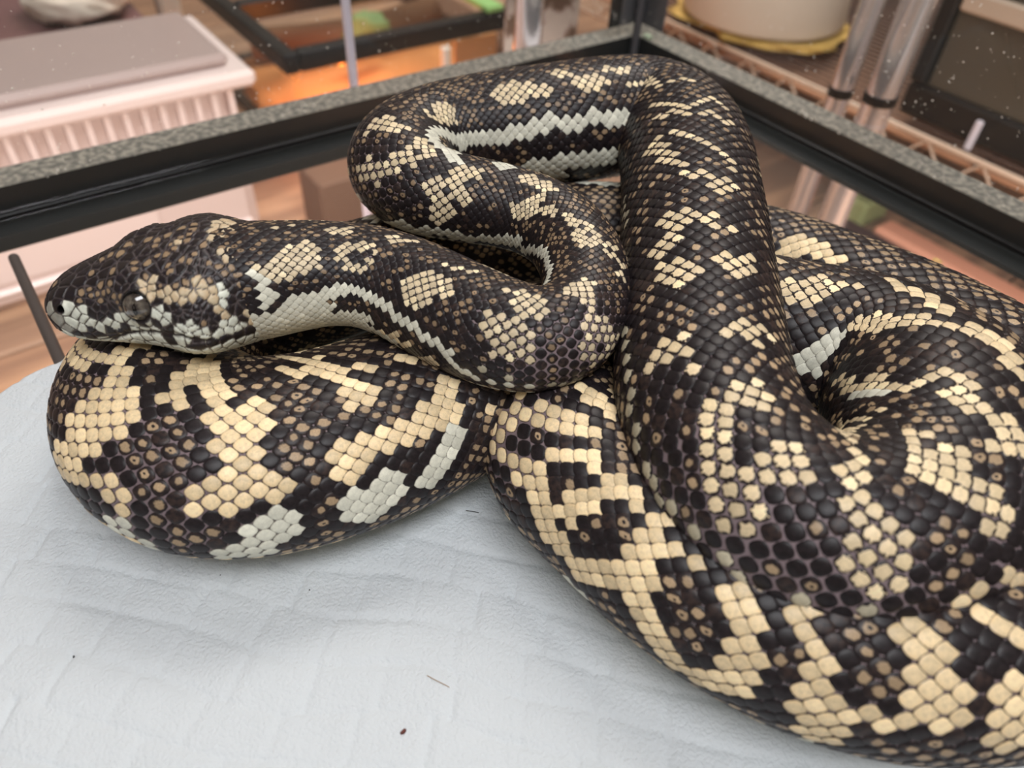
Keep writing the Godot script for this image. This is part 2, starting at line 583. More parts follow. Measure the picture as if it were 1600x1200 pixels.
func head_onto(mesh: ArrayMesh) -> void:
	head_frame()
	# the middles of the scales, seen ones and their mirror image on the other side, then small ones where there is room
	var seeds := PackedVector3Array()
	var seed_t := PackedFloat32Array()
	var seed_kind := PackedInt32Array()
	for i in range(0, HEAD_SCALES.size(), 3):
		var t := HEAD_SCALES[i + 1]
		var ph := HEAD_SCALES[i + 2]
		seeds.append(head_at(t, ph)); seed_t.append(t); seed_kind.append(int(HEAD_SCALES[i]))
		if ph > 0.75:
			seeds.append(head_at(t, -ph)); seed_t.append(t); seed_kind.append(int(HEAD_SCALES[i]))
	rng.seed = 21
	for n in 5200:
		var t := rng.randf_range(0.02, 1.0)
		var ph := rng.randf_range(-PI, PI)
		var p := head_at(t, ph)
		var room := lerpf(0.0031, 0.0021, smoothstep(0.3, 0.8, t))
		if t < 0.75 and absf(ph) > 0.9 and absf(ph) < 2.0: room = 0.0040
		var free := true
		for i in seeds.size():
			if absf(seed_t[i] - t) < 0.06 and seeds[i].distance_squared_to(p) < room * room:
				free = false
				break
		if free:
			seeds.append(p); seed_t.append(t)
			seed_kind.append(3 if absf(ph) > 1.75 else (0 if rng.randf() < 0.9 else 1))
	var bins := []
	for b in 25: bins.append(PackedInt32Array())
	for i in seeds.size():
		for b in range(maxi(0, int((seed_t[i] - 0.08) * 24.0)), mini(24, int((seed_t[i] + 0.08) * 24.0)) + 1):
			bins[b].append(i)
	var colors := [Vector3(36, 31, 33), Vector3(146, 124, 98), Vector3(206, 190, 160), Vector3(212, 215, 202), Vector3(150, 148, 138)]
	var eye := head_at(HEAD_EYE.x, HEAD_EYE.y)
	var eye_b := head_at(HEAD_EYE.x, -HEAD_EYE.y)
	var nose := head_at(HEAD_NOSTRIL.x, HEAD_NOSTRIL.y)
	var nose_b := head_at(HEAD_NOSTRIL.x, -HEAD_NOSTRIL.y)
	var brow := head_at(HEAD_EYE.x - 0.04, HEAD_EYE.y - 0.42)
	var brow_b := head_at(HEAD_EYE.x - 0.04, 0.42 - HEAD_EYE.y)
	var lips := PackedVector3Array()
	for i in range(0, HEAD_MOUTH.size(), 2): lips.append(head_at(HEAD_MOUTH[i], HEAD_MOUTH[i + 1]))
	var lips_b := PackedVector3Array()
	for i in range(0, HEAD_MOUTH.size(), 2): lips_b.append(head_at(HEAD_MOUTH[i], -HEAD_MOUTH[i + 1]))
	var grain := FastNoiseLite.new()
	grain.seed = 4; grain.frequency = 420.0; grain.fractal_octaves = 3
	var nt := 280
	var np := 300
	var V := PackedVector3Array()
	var C := PackedColorArray()
	var I := PackedInt32Array()
	for a in nt:
		var t := pow(float(a) / (nt - 1), 1.25)
		var w := head_smooth(t, 1)
		var h := head_smooth(t, 2)
		var g := head_smooth(t, 3)
		var near_: PackedInt32Array = bins[clampi(int(t * 24.0), 0, 24)]
		var mid := HEAD_TIP + head_ax * (head_long * t)
		for b in np:
			var ph := TAU * b / np - PI
			var p := head_point(t, ph, w, h, g)
			var f1 := 1.0
			var f2 := 1.0
			var kind := 0
			for i in near_:
				var d := seeds[i].distance_squared_to(p)
				if d < f1:
					f2 = f1
					f1 = d
					kind = seed_kind[i]
				elif d < f2:
					f2 = d
			f1 = sqrt(f1)
			f2 = sqrt(f2)
			var n1 := grain.get_noise_3dv(p)
			var rim := (f2 - f1) + n1 * 0.00025
			var out := (p - mid).normalized()
			if t < 0.1: out = (out - head_ax * (1.0 - t * 10.0)).normalized()
			var up := 0.00034 * smoothstep(0.0, 0.0010, rim) - 0.0002
			var c: Vector3 = colors[kind]
			if kind == 1:
				var share := f1 / (f1 + f2) + n1 * 0.1
				c = c.lerp(colors[0], smoothstep(0.3, 0.36, share))
			elif kind == 2:
				c = c.lerp(Vector3(150, 120, 88), clampf(0.4 + n1 * 1.5, 0, 1) * 0.4)
			c *= 1.0 + 0.12 * n1
			var seam := Vector3(84, 76, 76) if kind < 2 else Vector3(66, 56, 50)
			c = c.lerp(seam, 1.0 - smoothstep(0.0001, 0.00042, rim))
			for q in [brow, brow_b]:
				up += 0.0016 * (1.0 - smoothstep(0.002, 0.009, p.distance_to(q)))
			# the mouth, the nostrils and the sockets of the eyes
			var lip := 1.0
			for i in lips.size() - 1:
				var L := lips if ph > 0.0 else lips_b
				lip = minf(lip, p.distance_squared_to(Geometry3D.get_closest_point_to_segment(p, L[i], L[i + 1])))
			lip = sqrt(lip)
			if lip < 0.0012:
				up -= 0.0007 * (1.0 - smoothstep(0.0, 0.0012, lip))
				c = c.lerp(Vector3(44, 36, 34), 1.0 - smoothstep(0.0002, 0.0006, lip))
			for q in [nose, nose_b]:
				var d := p.distance_to(q)
				if d < 0.003:
					up += 0.0005 * (1.0 - smoothstep(0.0012, 0.003, d)) - 0.0026 * (1.0 - smoothstep(0.0004, 0.0014, d))
					c = c.lerp(Vector3(20, 17, 17), 1.0 - smoothstep(0.0009, 0.0013, d))
			for q in [eye, eye_b]:
				var d := p.distance_to(q)
				if d < 0.0065:
					up += 0.0008 * (1.0 - smoothstep(0.0045, 0.0065, d)) - 0.003 * (1.0 - smoothstep(0.0028, 0.0044, d))
					c = c.lerp(Vector3(34, 30, 31), 1.0 - smoothstep(0.0042, 0.005, d))
			V.append(p + out * up)
			var col := Color(c.x / 255.0, c.y / 255.0, c.z / 255.0).srgb_to_linear()
			C.append(col)
	for a in nt - 1:
		for b in np:
			var i := a * np + b
			var j := a * np + (b + 1) % np
			I.append_array(PackedInt32Array([i, i + np, j, j, i + np, j + np]))
	# normals from the shape itself
	var N := PackedVector3Array()
	N.resize(V.size())
	for a in nt:
		for b in np:
			var du := V[a * np + (b + 1) % np] - V[a * np + (b + np - 1) % np]
			var dv := V[mini(a + 1, nt - 1) * np + b] - V[maxi(a - 1, 0) * np + b]
			var n := du.cross(dv)
			N[a * np + b] = n.normalized() if n.length() > 1e-12 else -head_ax
	arrays(V, N, I, PackedVector2Array(), C, mesh)

func eye_mesh(r: float) -> ArrayMesh:
	# a ball whose z axis looks out; iris and upright slit as its own colour
	var V := PackedVector3Array()
	var N := PackedVector3Array()
	var C := PackedColorArray()
	var I := PackedInt32Array()
	var fleck := FastNoiseLite.new()
	fleck.seed = 8; fleck.frequency = 500.0
	var n := 48
	for a in n + 1:
		var th := PI * a / n
		for b in n:
			var ph := TAU * b / n
			var d := Vector3(sin(th) * cos(ph), sin(th) * sin(ph), cos(th))
			V.append(d * r); N.append(d)
			var c := Color(0.42, 0.39, 0.35).lerp(Color(0.2, 0.18, 0.17), clampf(0.45 + fleck.get_noise_3dv(d * r) * 1.3, 0, 1))
			c = c.lerp(Color(0.09, 0.08, 0.08), smoothstep(0.7, 0.85, Vector2(d.x, d.y).length()))
			C.append(c.srgb_to_linear())
	for a in n:
		for b in n:
			var i := a * n + b
			var j := a * n + (b + 1) % n
			I.append_array(PackedInt32Array([i, j, i + n, j, j + n, i + n]))
	return arrays(V, N, I, PackedVector2Array(), C)

# the upright slit, a thin shell on the ball
func pupil_mesh(r: float) -> ArrayMesh:
	var V := PackedVector3Array([Vector3(0, 0, r)])
	var N := PackedVector3Array([Vector3(0, 0, 1)])
	var I := PackedInt32Array()
	for k in 24:
		var a := TAU * k / 24.0
		for e in [0.5, 1.0]:
			var d := Vector3(cos(a) * 0.11 * e, sin(a) * 0.6 * e, 0.0)
			d.z = sqrt(1.0 - d.x * d.x - d.y * d.y)
			V.append(d * r * (1.004 if e < 0.9 else 1.0)); N.append(d)
	for k in 24:
		var n := (k + 1) % 24
		I.append_array(PackedInt32Array([0, 1 + n * 2, 1 + k * 2, 1 + k * 2, 1 + n * 2, 2 + k * 2, 1 + n * 2, 2 + n * 2, 2 + k * 2]))
	return arrays(V, N, I)

func build_snake() -> void:
	var snake := thing("carpet_python", "black and cream carpet python coiled in heaps in the tank corner", "snake")
	var mesh := snake_body()
	var scales := mat(Color.WHITE, 0.4, 0.0, 0.36)
	scales.albedo_texture = scale_sheet()
	scales.vertex_color_use_as_albedo = true
	var skin := mat(rgb(128, 112, 116), 0.6)
	var face := mat(Color.WHITE, 0.4, 0.0, 0.4)
	face.vertex_color_use_as_albedo = true
	mesh.surface_set_material(0, scales)
	mesh.surface_set_material(1, skin)
	mesh.surface_set_material(2, face)
	put("body", mesh, null, snake)
	var ball := mat(Color.WHITE, 0.12)
	ball.vertex_color_use_as_albedo = true
	ball.clearcoat_enabled = true
	ball.clearcoat = 1.0
	ball.clearcoat_roughness = 0.03
	var slit := mat(rgb(12, 11, 11), 0.1)
	for sd in [1.0, -1.0]:
		var p := head_at(HEAD_EYE.x, HEAD_EYE.y * sd)
		var out := (p - (HEAD_TIP + head_ax * (head_long * HEAD_EYE.x))).normalized()
		out = (out * 0.75 + head_side * sd * 0.6 - head_ax * 0.12).normalized()
		var up := (head_up - out * head_up.dot(out)).normalized()
		var e := put("eye", eye_mesh(0.0049), ball, snake, p - out * 0.0026, Basis(up.cross(out), up, out))
		e.set_meta("label", "glassy dark grey eye with upright slit pupil")
		put("pupil", pupil_mesh(0.00492), slit, e)


# ------------------------------------------------------------------ the place
func lamp_panel(called: String, label: String, at: Vector3, size: Vector2, energy: float, tone: Color) -> void:
	var o := thing(called, label, "lamp", at)
	put("frame", bevel_box(Vector3(size.x + 0.06, 0.05, size.y + 0.06), 0.006), M.white_metal, o, Vector3(0, 0.03, 0))
	var g := mat(Color.WHITE, 0.5)
	g.emission_enabled = true
	g.emission = tone
	g.emission_energy_multiplier = 2.0
	put("diffuser", bevel_box(Vector3(size.x, 0.012, size.y), 0.004), g, o)
	var l := AreaLight3D.new()
	l.name = "light"
	l.area_size = size
	l.light_color = tone
	l.light_energy = energy
	l.shadow_enabled = true
	l.set("area_range", 8.0)
	l.set("area_attenuation", 2.0)
	l.position = Vector3(0, -0.012, 0)
	l.rotation = Vector3(-PI / 2, 0, 0)
	o.add_child(l, true)

func strip_lamp(label: String, at: Vector3, turn: float, long: float, energy: float, tip: float) -> void:
	# a slim lamp fixed under the outside of the tank frame; it lights the shelf below
	var o := thing("strip_lamp", label, "lamp", at)
	o.rotation.y = turn
	put("housing", bevel_box(Vector3(long + 0.02, 0.006, 0.022), 0.001), M.white_metal, o, Vector3(0, 0.0035, 0))
	var g := mat(Color.WHITE, 0.5)
	g.emission_enabled = true
	g.emission = Color(1.0, 0.93, 0.89)
	g.emission_energy_multiplier = 2.5
	put("glowing_tube", tube([Vector3(-long / 2, -0.003, 0), Vector3(long / 2, -0.003, 0)], 0.003, 10), g, o)
	var l := AreaLight3D.new()
	l.name = "light"
	l.area_size = Vector2(long, 0.012)
	l.light_color = Color(1.0, 0.93, 0.89)
	l.light_energy = energy
	l.shadow_enabled = true
	l.set("area_range", 6.0)
	l.set("area_attenuation", 2.0)
	l.position = Vector3(0, -0.0075, 0)
	l.rotation = Vector3(-PI / 2 + tip, 0, 0)
	o.add_child(l, true)

func shell() -> void:
	var wall := mat(rgb(206, 196, 184), 0.85)
	for w in [["floor", Vector3(4.4, 0.1, 4.6), Vector3(-0.2, -1.05, 0.2), rgb(120, 100, 86)], ["ceiling", Vector3(4.4, 0.1, 4.6), Vector3(-0.2, 1.65, 0.2), rgb(228, 226, 222)]]:
		put(w[0], bevel_box(w[1], 0.002), mat(w[3], 0.85), self, w[2]).set_meta("kind", "structure")
	for w in [["wall_back", Vector3(4.4, 2.8, 0.1), Vector3(-0.2, 0.3, -2.05)], ["wall_front", Vector3(4.4, 2.8, 0.1), Vector3(-0.2, 0.3, 2.45)], ["wall_left", Vector3(0.1, 2.8, 4.4), Vector3(-2.35, 0.3, 0.2)], ["wall_right", Vector3(0.1, 2.8, 4.4), Vector3(1.95, 0.3, 0.2)]]:
		put(w[0], bevel_box(w[1], 0.002), wall, self, w[2]).set_meta("kind", "structure")

func pane_mat(alpha: float) -> StandardMaterial3D:
	var m := mat(Color(0.93, 0.96, 0.94, alpha), 0.02, 0.0, 0.26)
	m.transparency = BaseMaterial3D.TRANSPARENCY_ALPHA
	return m

# dust, smears and scratches on the inside of a pane: flat flecks that stand a hair's breadth off the glass
func flecks(called: String, count: int, area: Rect2, seed_: int, big: float) -> ArrayMesh:
	var st := SurfaceTool.new()
	st.begin(Mesh.PRIMITIVE_TRIANGLES)
	rng.seed = seed_
	for i in count:
		var c := Vector2(rng.randf_range(area.position.x, area.end.x), area.position.y + area.size.y * pow(rng.randf(), 1.3))
		var r := big * (0.25 + 0.75 * pow(rng.randf(), 3.0))
		var long := rng.randf_range(0.8, 1.6) if rng.randf() < 0.75 else rng.randf_range(3.0, 7.0)
		var turn := rng.randf() * TAU
		var p := []
		for k in 6:
			var a := TAU * k / 6.0
			var e := Vector2(cos(a) * r * sqrt(long), sin(a) * r / sqrt(long)) * rng.randf_range(0.6, 1.2)
			e = e.rotated(turn)
			p.append(Vector3(c.x + e.x, c.y + e.y, 0.0))
		var peak := Vector3(c.x, c.y, r * 0.8)
		for k in 6:
			var q0: Vector3 = p[k]
			var q1: Vector3 = p[(k + 1) % 6]
			st.set_normal((q1 - q0).cross(peak - q0).normalized())
			for q in [q0, peak, q1]: st.add_vertex(q)
	return st.commit()

func build_tank() -> void:
	var long := 0.9
	var deep := 0.6
	var high := 0.45
	var t := thing("glass_tank", "large glass tank with black plastic bottom frame holding the python", "tank")
	var glass := pane_mat(0.012)
	var g := 0.004
	put("wall_pane", bevel_box(Vector3(long - g, high, g), 0.0004), glass, t, Vector3(-long / 2 - g / 2, high / 2 + 0.0002, g / 2))
	put("wall_pane", bevel_box(Vector3(g, high, deep), 0.0004), glass, t, Vector3(-g / 2, high / 2 + 0.0002, deep / 2))
	put("wall_pane", bevel_box(Vector3(long - g, high, g), 0.0004), glass, t, Vector3(-long / 2 - g / 2, high / 2 + 0.0002, deep - g / 2))
	put("wall_pane", bevel_box(Vector3(g, high, deep), 0.0004), glass, t, Vector3(-long + g / 2, high / 2 + 0.0002, deep / 2))
	put("floor_pane", bevel_box(Vector3(long, g, deep), 0.0004), glass, t, Vector3(-long / 2, -g / 2, deep / 2))
	var outline := [Vector2(-0.0192, 0.0117), Vector2(-0.0005, 0.0117), Vector2(-0.0005, -0.0045), Vector2(0.0135, -0.0045), Vector2(0.0135, -0.0072), Vector2(0.002, -0.0122), Vector2(-0.0192, -0.0122)]
	var top := [Vector2(-0.0192, 0.0118), Vector2(-0.0185, 0.0125), Vector2(-0.0012, 0.0123), Vector2(-0.0006, 0.0118)]
	var runs := [
		[Basis(Vector3(0, 0, 1), Vector3.UP, Vector3(-1, 0, 0)), Vector3(0.0192, 0, 0), long + 0.038],
		[Basis(Vector3(-1, 0, 0), Vector3.UP, Vector3(0, 0, -1)), Vector3(0, 0, deep), deep],
		[Basis(Vector3(0, 0, -1), Vector3.UP, Vector3(1, 0, 0)), Vector3(-long - 0.0192, 0, deep), long + 0.038],
		[Basis(Vector3(1, 0, 0), Vector3.UP, Vector3(0, 0, 1)), Vector3(-long, 0, 0), deep]]
	for r in runs:
		put("frame_rail", extrude(outline, r[2]), M.black_plastic, t, r[1], r[0])
		put("dusty_ledge", extrude(top, r[2]), M.dust, t, r[1], r[0])
	# sealant along the foot of the panes and up the corner
	var bead := 0.0016
	put("sealant_bead", tube([Vector3(-0.004, 0.0004, 0.0048), Vector3(-long + 0.004, 0.0004, 0.0048)], bead, 8), M.black_gloss, t)
	put("sealant_bead", tube([Vector3(-0.0048, 0.0004, 0.004), Vector3(-0.0048, 0.0004, deep - 0.004)], bead, 8), M.black_gloss, t)
	put("corner_seal", tube([Vector3(-0.0062, 0.0, 0.0062), Vector3(-0.0062, high, 0.0062)], 0.0028, 10), M.grey_seal, t)
	put("corner_strip", bevel_box(Vector3(0.010, high - 0.014, 0.002), 0.0005), M.black_plastic, t, Vector3(-0.0215, high / 2 + 0.0135, -0.0012))
	put("corner_strip", bevel_box(Vector3(0.016, high - 0.014, 0.0016), 0.0005), M.grey_seal, t, Vector3(-0.0080, high / 2 + 0.0135, -0.0012))
	put("corner_strip", bevel_box(Vector3(0.0016, high - 0.014, 0.022), 0.0005), M.grey_seal, t, Vector3(0.0012, high / 2 + 0.0135, 0.0120))
	put("glass_chip", bevel_box(Vector3(0.004, 0.006, 0.006), 0.0006), mat(rgb(178, 196, 170), 0.3), t, Vector3(0.0032, 0.0115, 0.0085))
	# the panes are dusty
	var d := put("dust_flecks", flecks("a", 1100, Rect2(-0.62, 0.0135, 0.61, 0.10), 5, 0.0006), M.fleck, t, Vector3(0, 0, 0.0042))
	d.set_meta("kind", "stuff")
	d = put("dust_flecks", flecks("b", 800, Rect2(-0.36, 0.0135, 0.355, 0.10), 6, 0.0006), M.fleck, t, Vector3(-0.0042, 0, 0), Basis(Vector3(0, 0, -1), Vector3.UP, Vector3(-1, 0, 0)).inverse())
	d.set_meta("kind", "stuff")
	# flat steel bars carry the tank's frame
	for z in [-0.009, deep + 0.009]:
		var o := put("rack_rail", bevel_box(Vector3(1.0, 0.008, 0.018), 0.001), M.black_plastic, self, Vector3(-0.49, -0.0164, z))
		meta(o, "flat black steel bar carrying the " + ("long dusty side of the tank frame" if z < 0 else "open side of the tank frame"), "rail")

func paper_edge(x: float) -> float:
	var z := 0.1252 - 0.30 * (x + 0.4148)
	return maxf(z, 0.098) + 0.0012 * sin(x * 140.0)

func build_paper() -> void:
	var soft := FastNoiseLite.new()
	soft.seed = 12; soft.frequency = 28.0; soft.fractal_octaves = 3
	var wave := FastNoiseLite.new()
	wave.seed = 31; wave.frequency = 9.0; wave.fractal_octaves = 2
	var e1 := Vector2(0.70, 0.714)
	var e2 := Vector2(-0.714, 0.70)
	var x0 := -0.60
	var x1 := -0.152
	var z1 := 0.50
	var nx := 500
	var nz := 430
	var V := PackedVector3Array()
	var N := PackedVector3Array()
	var I := PackedInt32Array()
	for i in nx:
		var x := lerpf(x0, x1, i / (nx - 1.0))
		var ze := paper_edge(x)
		for k in nz:
			var z := lerpf(ze, z1, k / (nz - 1.0))
			var p := Vector2(x, z)
			var wob := Vector2(wave.get_noise_2d(x, z), wave.get_noise_2d(x + 7.0, z)) * 0.006
			var a := (p + wob).dot(e1) / 0.019
			var b := (p + wob).dot(e2) / 0.013
			var row := floorf(b)
			var aa := a + 0.5 * fposmod(row, 2.0) + 0.23 * sin(row * 2.3)
			var da := absf(aa - roundf(aa)) * 0.019
			var db := absf(b - roundf(b)) * 0.013
			var amp := 0.55 + 0.75 * wave.get_noise_2d(x * 2.0 + 3.0, z * 2.0)
			var h := 0.0030
			h -= 0.0009 * maxf(amp, 0.4) * exp(-da * da / 0.0000016)
			h -= 0.0008 * maxf(1.1 - amp, 0.4) * exp(-db * db / 0.0000016)
			h += 0.0007 * soft.get_noise_2d(x, z) + 0.0009 * wave.get_noise_2d(x, z)
			var rim := minf(minf(z - ze, z1 - z), minf(x - x0, x1 - x))
			h = maxf(h * smoothstep(-0.0008, 0.0022, rim), 0.0001)
			V.append(Vector3(x, h, z))
	for i in nx:
		for k in nz:
			var du := V[mini(i + 1, nx - 1) * nz + k] - V[maxi(i - 1, 0) * nz + k]
			var dv := V[i * nz + mini(k + 1, nz - 1)] - V[i * nz + maxi(k - 1, 0)]
			N.append(dv.cross(du).normalized())
	for i in nx - 1:
		for k in nz - 1:
			var a := i * nz + k
			I.append_array(PackedInt32Array([a, a + nz, a + 1, a + nz, a + nz + 1, a + 1]))
	var o := put("paper_liner", arrays(V, N, I), M.paper)
	meta(o, "white embossed absorbent paper sheet lining the tank floor", "paper")

func crumb(called: String, label: String, category: String, at: Vector3, r: Vector3, c: Color, seed_: int, group := "") -> void:
	rng.seed = seed_
	var st := SurfaceTool.new()
	st.begin(Mesh.PRIMITIVE_TRIANGLES)
	st.set_smooth_group(-1)
	var ring := []
	for k in 7:
		var a := TAU * k / 7.0
		ring.append(Vector3(cos(a) * r.x, -r.y, sin(a) * r.z) * rng.randf_range(0.7, 1.2))
	var tops := []
	for k in 7: tops.append(Vector3(ring[k].x * 0.55, r.y * rng.randf_range(0.5, 1.0), ring[k].z * 0.55))
	for k in 7:
		var n := (k + 1) % 7
		fan(st, [ring[k], ring[n], tops[n]])
		fan(st, [ring[k], tops[n], tops[k]])
	fan(st, tops)
	fan(st, ring)
	st.generate_normals()
	var o := put(called, st.commit(), mat(c, 0.7), self, at + Vector3(0, r.y, 0))
	meta(o, label, category, group)

func build_crumbs() -> void:
	crumb("dirt_crumb", "tiny reddish brown crumb lying alone on the white paper", "crumb", Vector3(-0.3676, 0.0022, 0.3141), Vector3(0.0012, 0.0006, 0.0008), rgb(92, 44, 34), 1)
	crumb("dirt_crumb", "tiny black crumb lying alone on the white paper", "crumb", Vector3(-0.4174, 0.0022, 0.2820), Vector3(0.0006, 0.0004, 0.0006), rgb(30, 30, 36), 2)
	crumb("shed_flake", "small yellowish flake on the bare glass floor beside the frame", "flake", Vector3(-0.0480, 0.0002, 0.2688), Vector3(0.0016, 0.0005, 0.0028), rgb(216, 176, 112), 3)
	crumb("dirt_speck", "very small dark speck on the white paper", "speck", Vector3(-0.3893, 0.0024, 0.2450), Vector3(0.0003, 0.0003, 0.0003), rgb(30, 30, 30), 4, "dark specks on the paper")
	crumb("dirt_speck", "very small dark speck on the white paper", "speck", Vector3(-0.3700, 0.0024, 0.2640), Vector3(0.0003, 0.0003, 0.0003), rgb(30, 30, 30), 5, "dark specks on the paper")
	crumb("dirt_speck", "very small dark speck on the white paper", "speck", Vector3(-0.4300, 0.0024, 0.2470), Vector3(0.0003, 0.0003, 0.0004), rgb(40, 40, 40), 6, "dark specks on the paper")
	var o := put("loose_hair", tube([Vector3(-0.3552, 0.0030, 0.3052), Vector3(-0.3542, 0.0034, 0.3075), Vector3(-0.3528, 0.0031, 0.3098), Vector3(-0.3520, 0.0029, 0.3112)], 0.00011, 6), mat(rgb(150, 120, 90), 0.6))
	meta(o, "fine curved brown hair lying on the white paper", "hair")
	o = put("bristle", tube([Vector3(-0.3170, 0.0030, 0.2660), Vector3(-0.3155, 0.0032, 0.2676), Vector3(-0.3140, 0.0029, 0.2690)], 0.00012, 6), mat(rgb(40, 36, 36), 0.6))
	meta(o, "short dark bristle on the white paper beside the thick coil", "bristle")

func build_beyond() -> void:
	# the lower shelf and what stands on it, beyond the panes
	var deck := thing("wooden_shelf", "long orange brown wooden shelf below the tank", "shelf", Vector3(-0.1, -0.22, -0.1))
	for i in 9:
		put("plank", bevel_box(Vector3(2.2, 0.022, 0.196), 0.002), M.wood_a if i % 2 else M.wood_b, deck, Vector3(0, -0.011, -0.8 + i * 0.2))
	for x in [-1.0, 1.0]:
		for z in [-0.8, 0.7]:
			put("leg", bevel_box(Vector3(0.05, 0.76, 0.05), 0.004), M.wood_b, deck, Vector3(x, -0.402, z))
	# storage bin of cloudy plastic
	var bin := thing("storage_bin", "cloudy pinkish plastic storage bin with ribbed rim and grey lid", "bin", Vector3(-0.42, -0.22, -0.307))
	put("body", bevel_box(Vector3(0.42, 0.158, 0.114), 0.012), M.bin, bin, Vector3(0, 0.079, 0))
	put("rim", bevel_box(Vector3(0.45, 0.014, 0.148), 0.004), M.bin_rim, bin, Vector3(0, 0.158, 0))
	put("lid", bevel_box(Vector3(0.42, 0.010, 0.116), 0.004), M.bin_lid, bin, Vector3(0, 0.170, 0))
	for i in 30:
		put("rib", bevel_box(Vector3(0.005, 0.030, 0.012), 0.001), M.bin_rim, bin, Vector3(-0.203 + i * 0.014, 0.134, 0.060))
	for y in [0.022, 0.09, 0.104]:
		put("ridge", bevel_box(Vector3(0.40, 0.006, 0.008), 0.002), M.bin_rim, bin, Vector3(0, y, 0.058))
	put("label_band", bevel_box(Vector3(0.30, 0.05, 0.004), 0.001), M.bin_rim, bin, Vector3(-0.03, 0.055, 0.058))
	# maroon crate behind it with a crumpled white cloth on top
	var crate := thing("maroon_crate", "dull maroon plastic crate behind the cloudy bin", "crate", Vector3(-0.46, -0.22, -0.525))
	put("box", bevel_box(Vector3(0.46, 0.13, 0.26), 0.006), M.maroon, crate, Vector3(0, 0.065, 0))
	put("rim", bevel_box(Vector3(0.48, 0.018, 0.28), 0.005), M.maroon, crate, Vector3(0, 0.135, 0))
	var cloth := put("white_cloth", lump(Vector3(0.046, 0.020, 0.05), 17), mat(rgb(226, 216, 200), 0.8), self, Vector3(-0.275, -0.058, -0.49))
	meta(cloth, "crumpled off-white cloth on the maroon crate", "cloth")
	var prop := put("pale_post", bevel_box(Vector3(0.022, 0.5, 0.022), 0.003), mat(rgb(190, 178, 162), 0.6), self, Vector3(-0.188, 0.03, -0.50))
	meta(prop, "pale square wooden post between maroon crate and dark rimmed terrarium", "post")
	# low terrarium with black rim, warm light inside
	var t := thing("glass_terrarium", "low terrarium with black rim and warm glowing bulb inside", "terrarium", Vector3(0.04, -0.22, -0.50))
	for x in [-0.165, 0.165]:
		put("rim_bar", bevel_box(Vector3(0.016, 0.02, 0.33), 0.002), M.black_plastic, t, Vector3(x, 0.12, 0))
		put("wall_pane", bevel_box(Vector3(0.003, 0.108, 0.31), 0.0005), pane_mat(0.015), t, Vector3(x, 0.056, 0))
	for z in [-0.157, 0.0, 0.157]:
		put("rim_bar", bevel_box(Vector3(0.314, 0.02, 0.016), 0.002), M.black_plastic, t, Vector3(0, 0.12, z))
		if z != 0.0: put("wall_pane", bevel_box(Vector3(0.314, 0.108, 0.003), 0.0005), pane_mat(0.015), t, Vector3(0, 0.056, z))
	put("base", bevel_box(Vector3(0.33, 0.012, 0.33), 0.002), M.black_plastic, t, Vector3(0, 0.006, 0))
	put("bark_bed", lump(Vector3(0.155, 0.022, 0.15), 4), M.orange_bark, t, Vector3(0, 0.022, 0))
	put("log", tube([Vector3(-0.12, 0.05, -0.08), Vector3(0.0, 0.062, -0.02), Vector3(0.13, 0.058, -0.06)], 0.02, 10), mat(rgb(110, 78, 52), 0.9), t)
	put("green_leaf", lump(Vector3(0.03, 0.025, 0.012), 9), mat(rgb(120, 150, 96), 0.7), t, Vector3(-0.02, 0.085, 0.04))
	put("cork_tile", bevel_box(Vector3(0.06, 0.07, 0.004), 0.001), mat(rgb(206, 150, 92), 0.8), t, Vector3(0.075, 0.06, 0.13))
	var bulb := mat(rgb(255, 196, 120), 0.4)
	bulb.emission_enabled = true
	bulb.emission = Color(1.0, 0.5, 0.16)
	bulb.emission_energy_multiplier = 1.1
	put("heat_bulb", lathe([[0.0005, -0.012], [0.007, -0.008], [0.009, 0.0], [0.007, 0.007], [0.004, 0.011], [0.0005, 0.012]], 20), bulb, t, Vector3(-0.10, 0.108, 0.134))
	var l := OmniLight3D.new()
	l.name = "bulb_light"
	l.light_color = Color(1.0, 0.55, 0.22)
	l.light_energy = 0.014
	l.light_size = 0.02
	l.omni_range = 6.0
	l.omni_attenuation = 2.0
	l.shadow_enabled = true
	l.position = Vector3(-0.10, 0.088, 0.125)
	t.add_child(l, true)
	# odds and ends beyond the long pane
	var o := put("white_rod", tube([Vector3(-0.1885, -0.22, -0.062), Vector3(-0.1885, 0.45, -0.062)], 0.0030, 10), mat(rgb(214, 208, 222), 0.35), self)
	meta(o, "thin white rod standing behind the long pane", "rod")
	o = put("green_ruler", bevel_box(Vector3(0.022, 0.006, 0.19), 0.001), mat(rgb(146, 200, 120), 0.5), self, Vector3(0.118, -0.0855, -0.43), Basis(Vector3(1, 0, 0), 0.0))
	meta(o, "light green plastic strip resting on the terrarium rim", "strip")
	var peg := put("white_peg", tube([Vector3(0.030, -0.22, -0.30), Vector3(0.030, -0.10, -0.30)], 0.0052, 12), mat(rgb(236, 228, 216), 0.5), self)
	meta(peg, "short white peg standing before the terrarium", "peg")
	o = put("brown_batten", bevel_box(Vector3(0.05, 0.02, 0.5), 0.003), mat(rgb(104, 74, 54), 0.8), self, Vector3(0.27, -0.210, -0.55))
	meta(o, "dark brown batten on the shelf past the terrarium", "batten")
	o = put("tan_box", bevel_box(Vector3(0.16, 0.10, 0.10), 0.003), mat(rgb(206, 164, 116), 0.8), self, Vector3(0.24, -0.1445, -0.84), Basis())
	o.position = Vector3(0.24, -0.17, -0.84)
	meta(o, "tan cardboard box far behind the terrarium", "box")
	o = put("steel_sheet", bevel_box(Vector3(0.075, 0.5, 0.003), 0.0006), M.dirty_steel, self, Vector3(0.004, 0.03, -0.11))
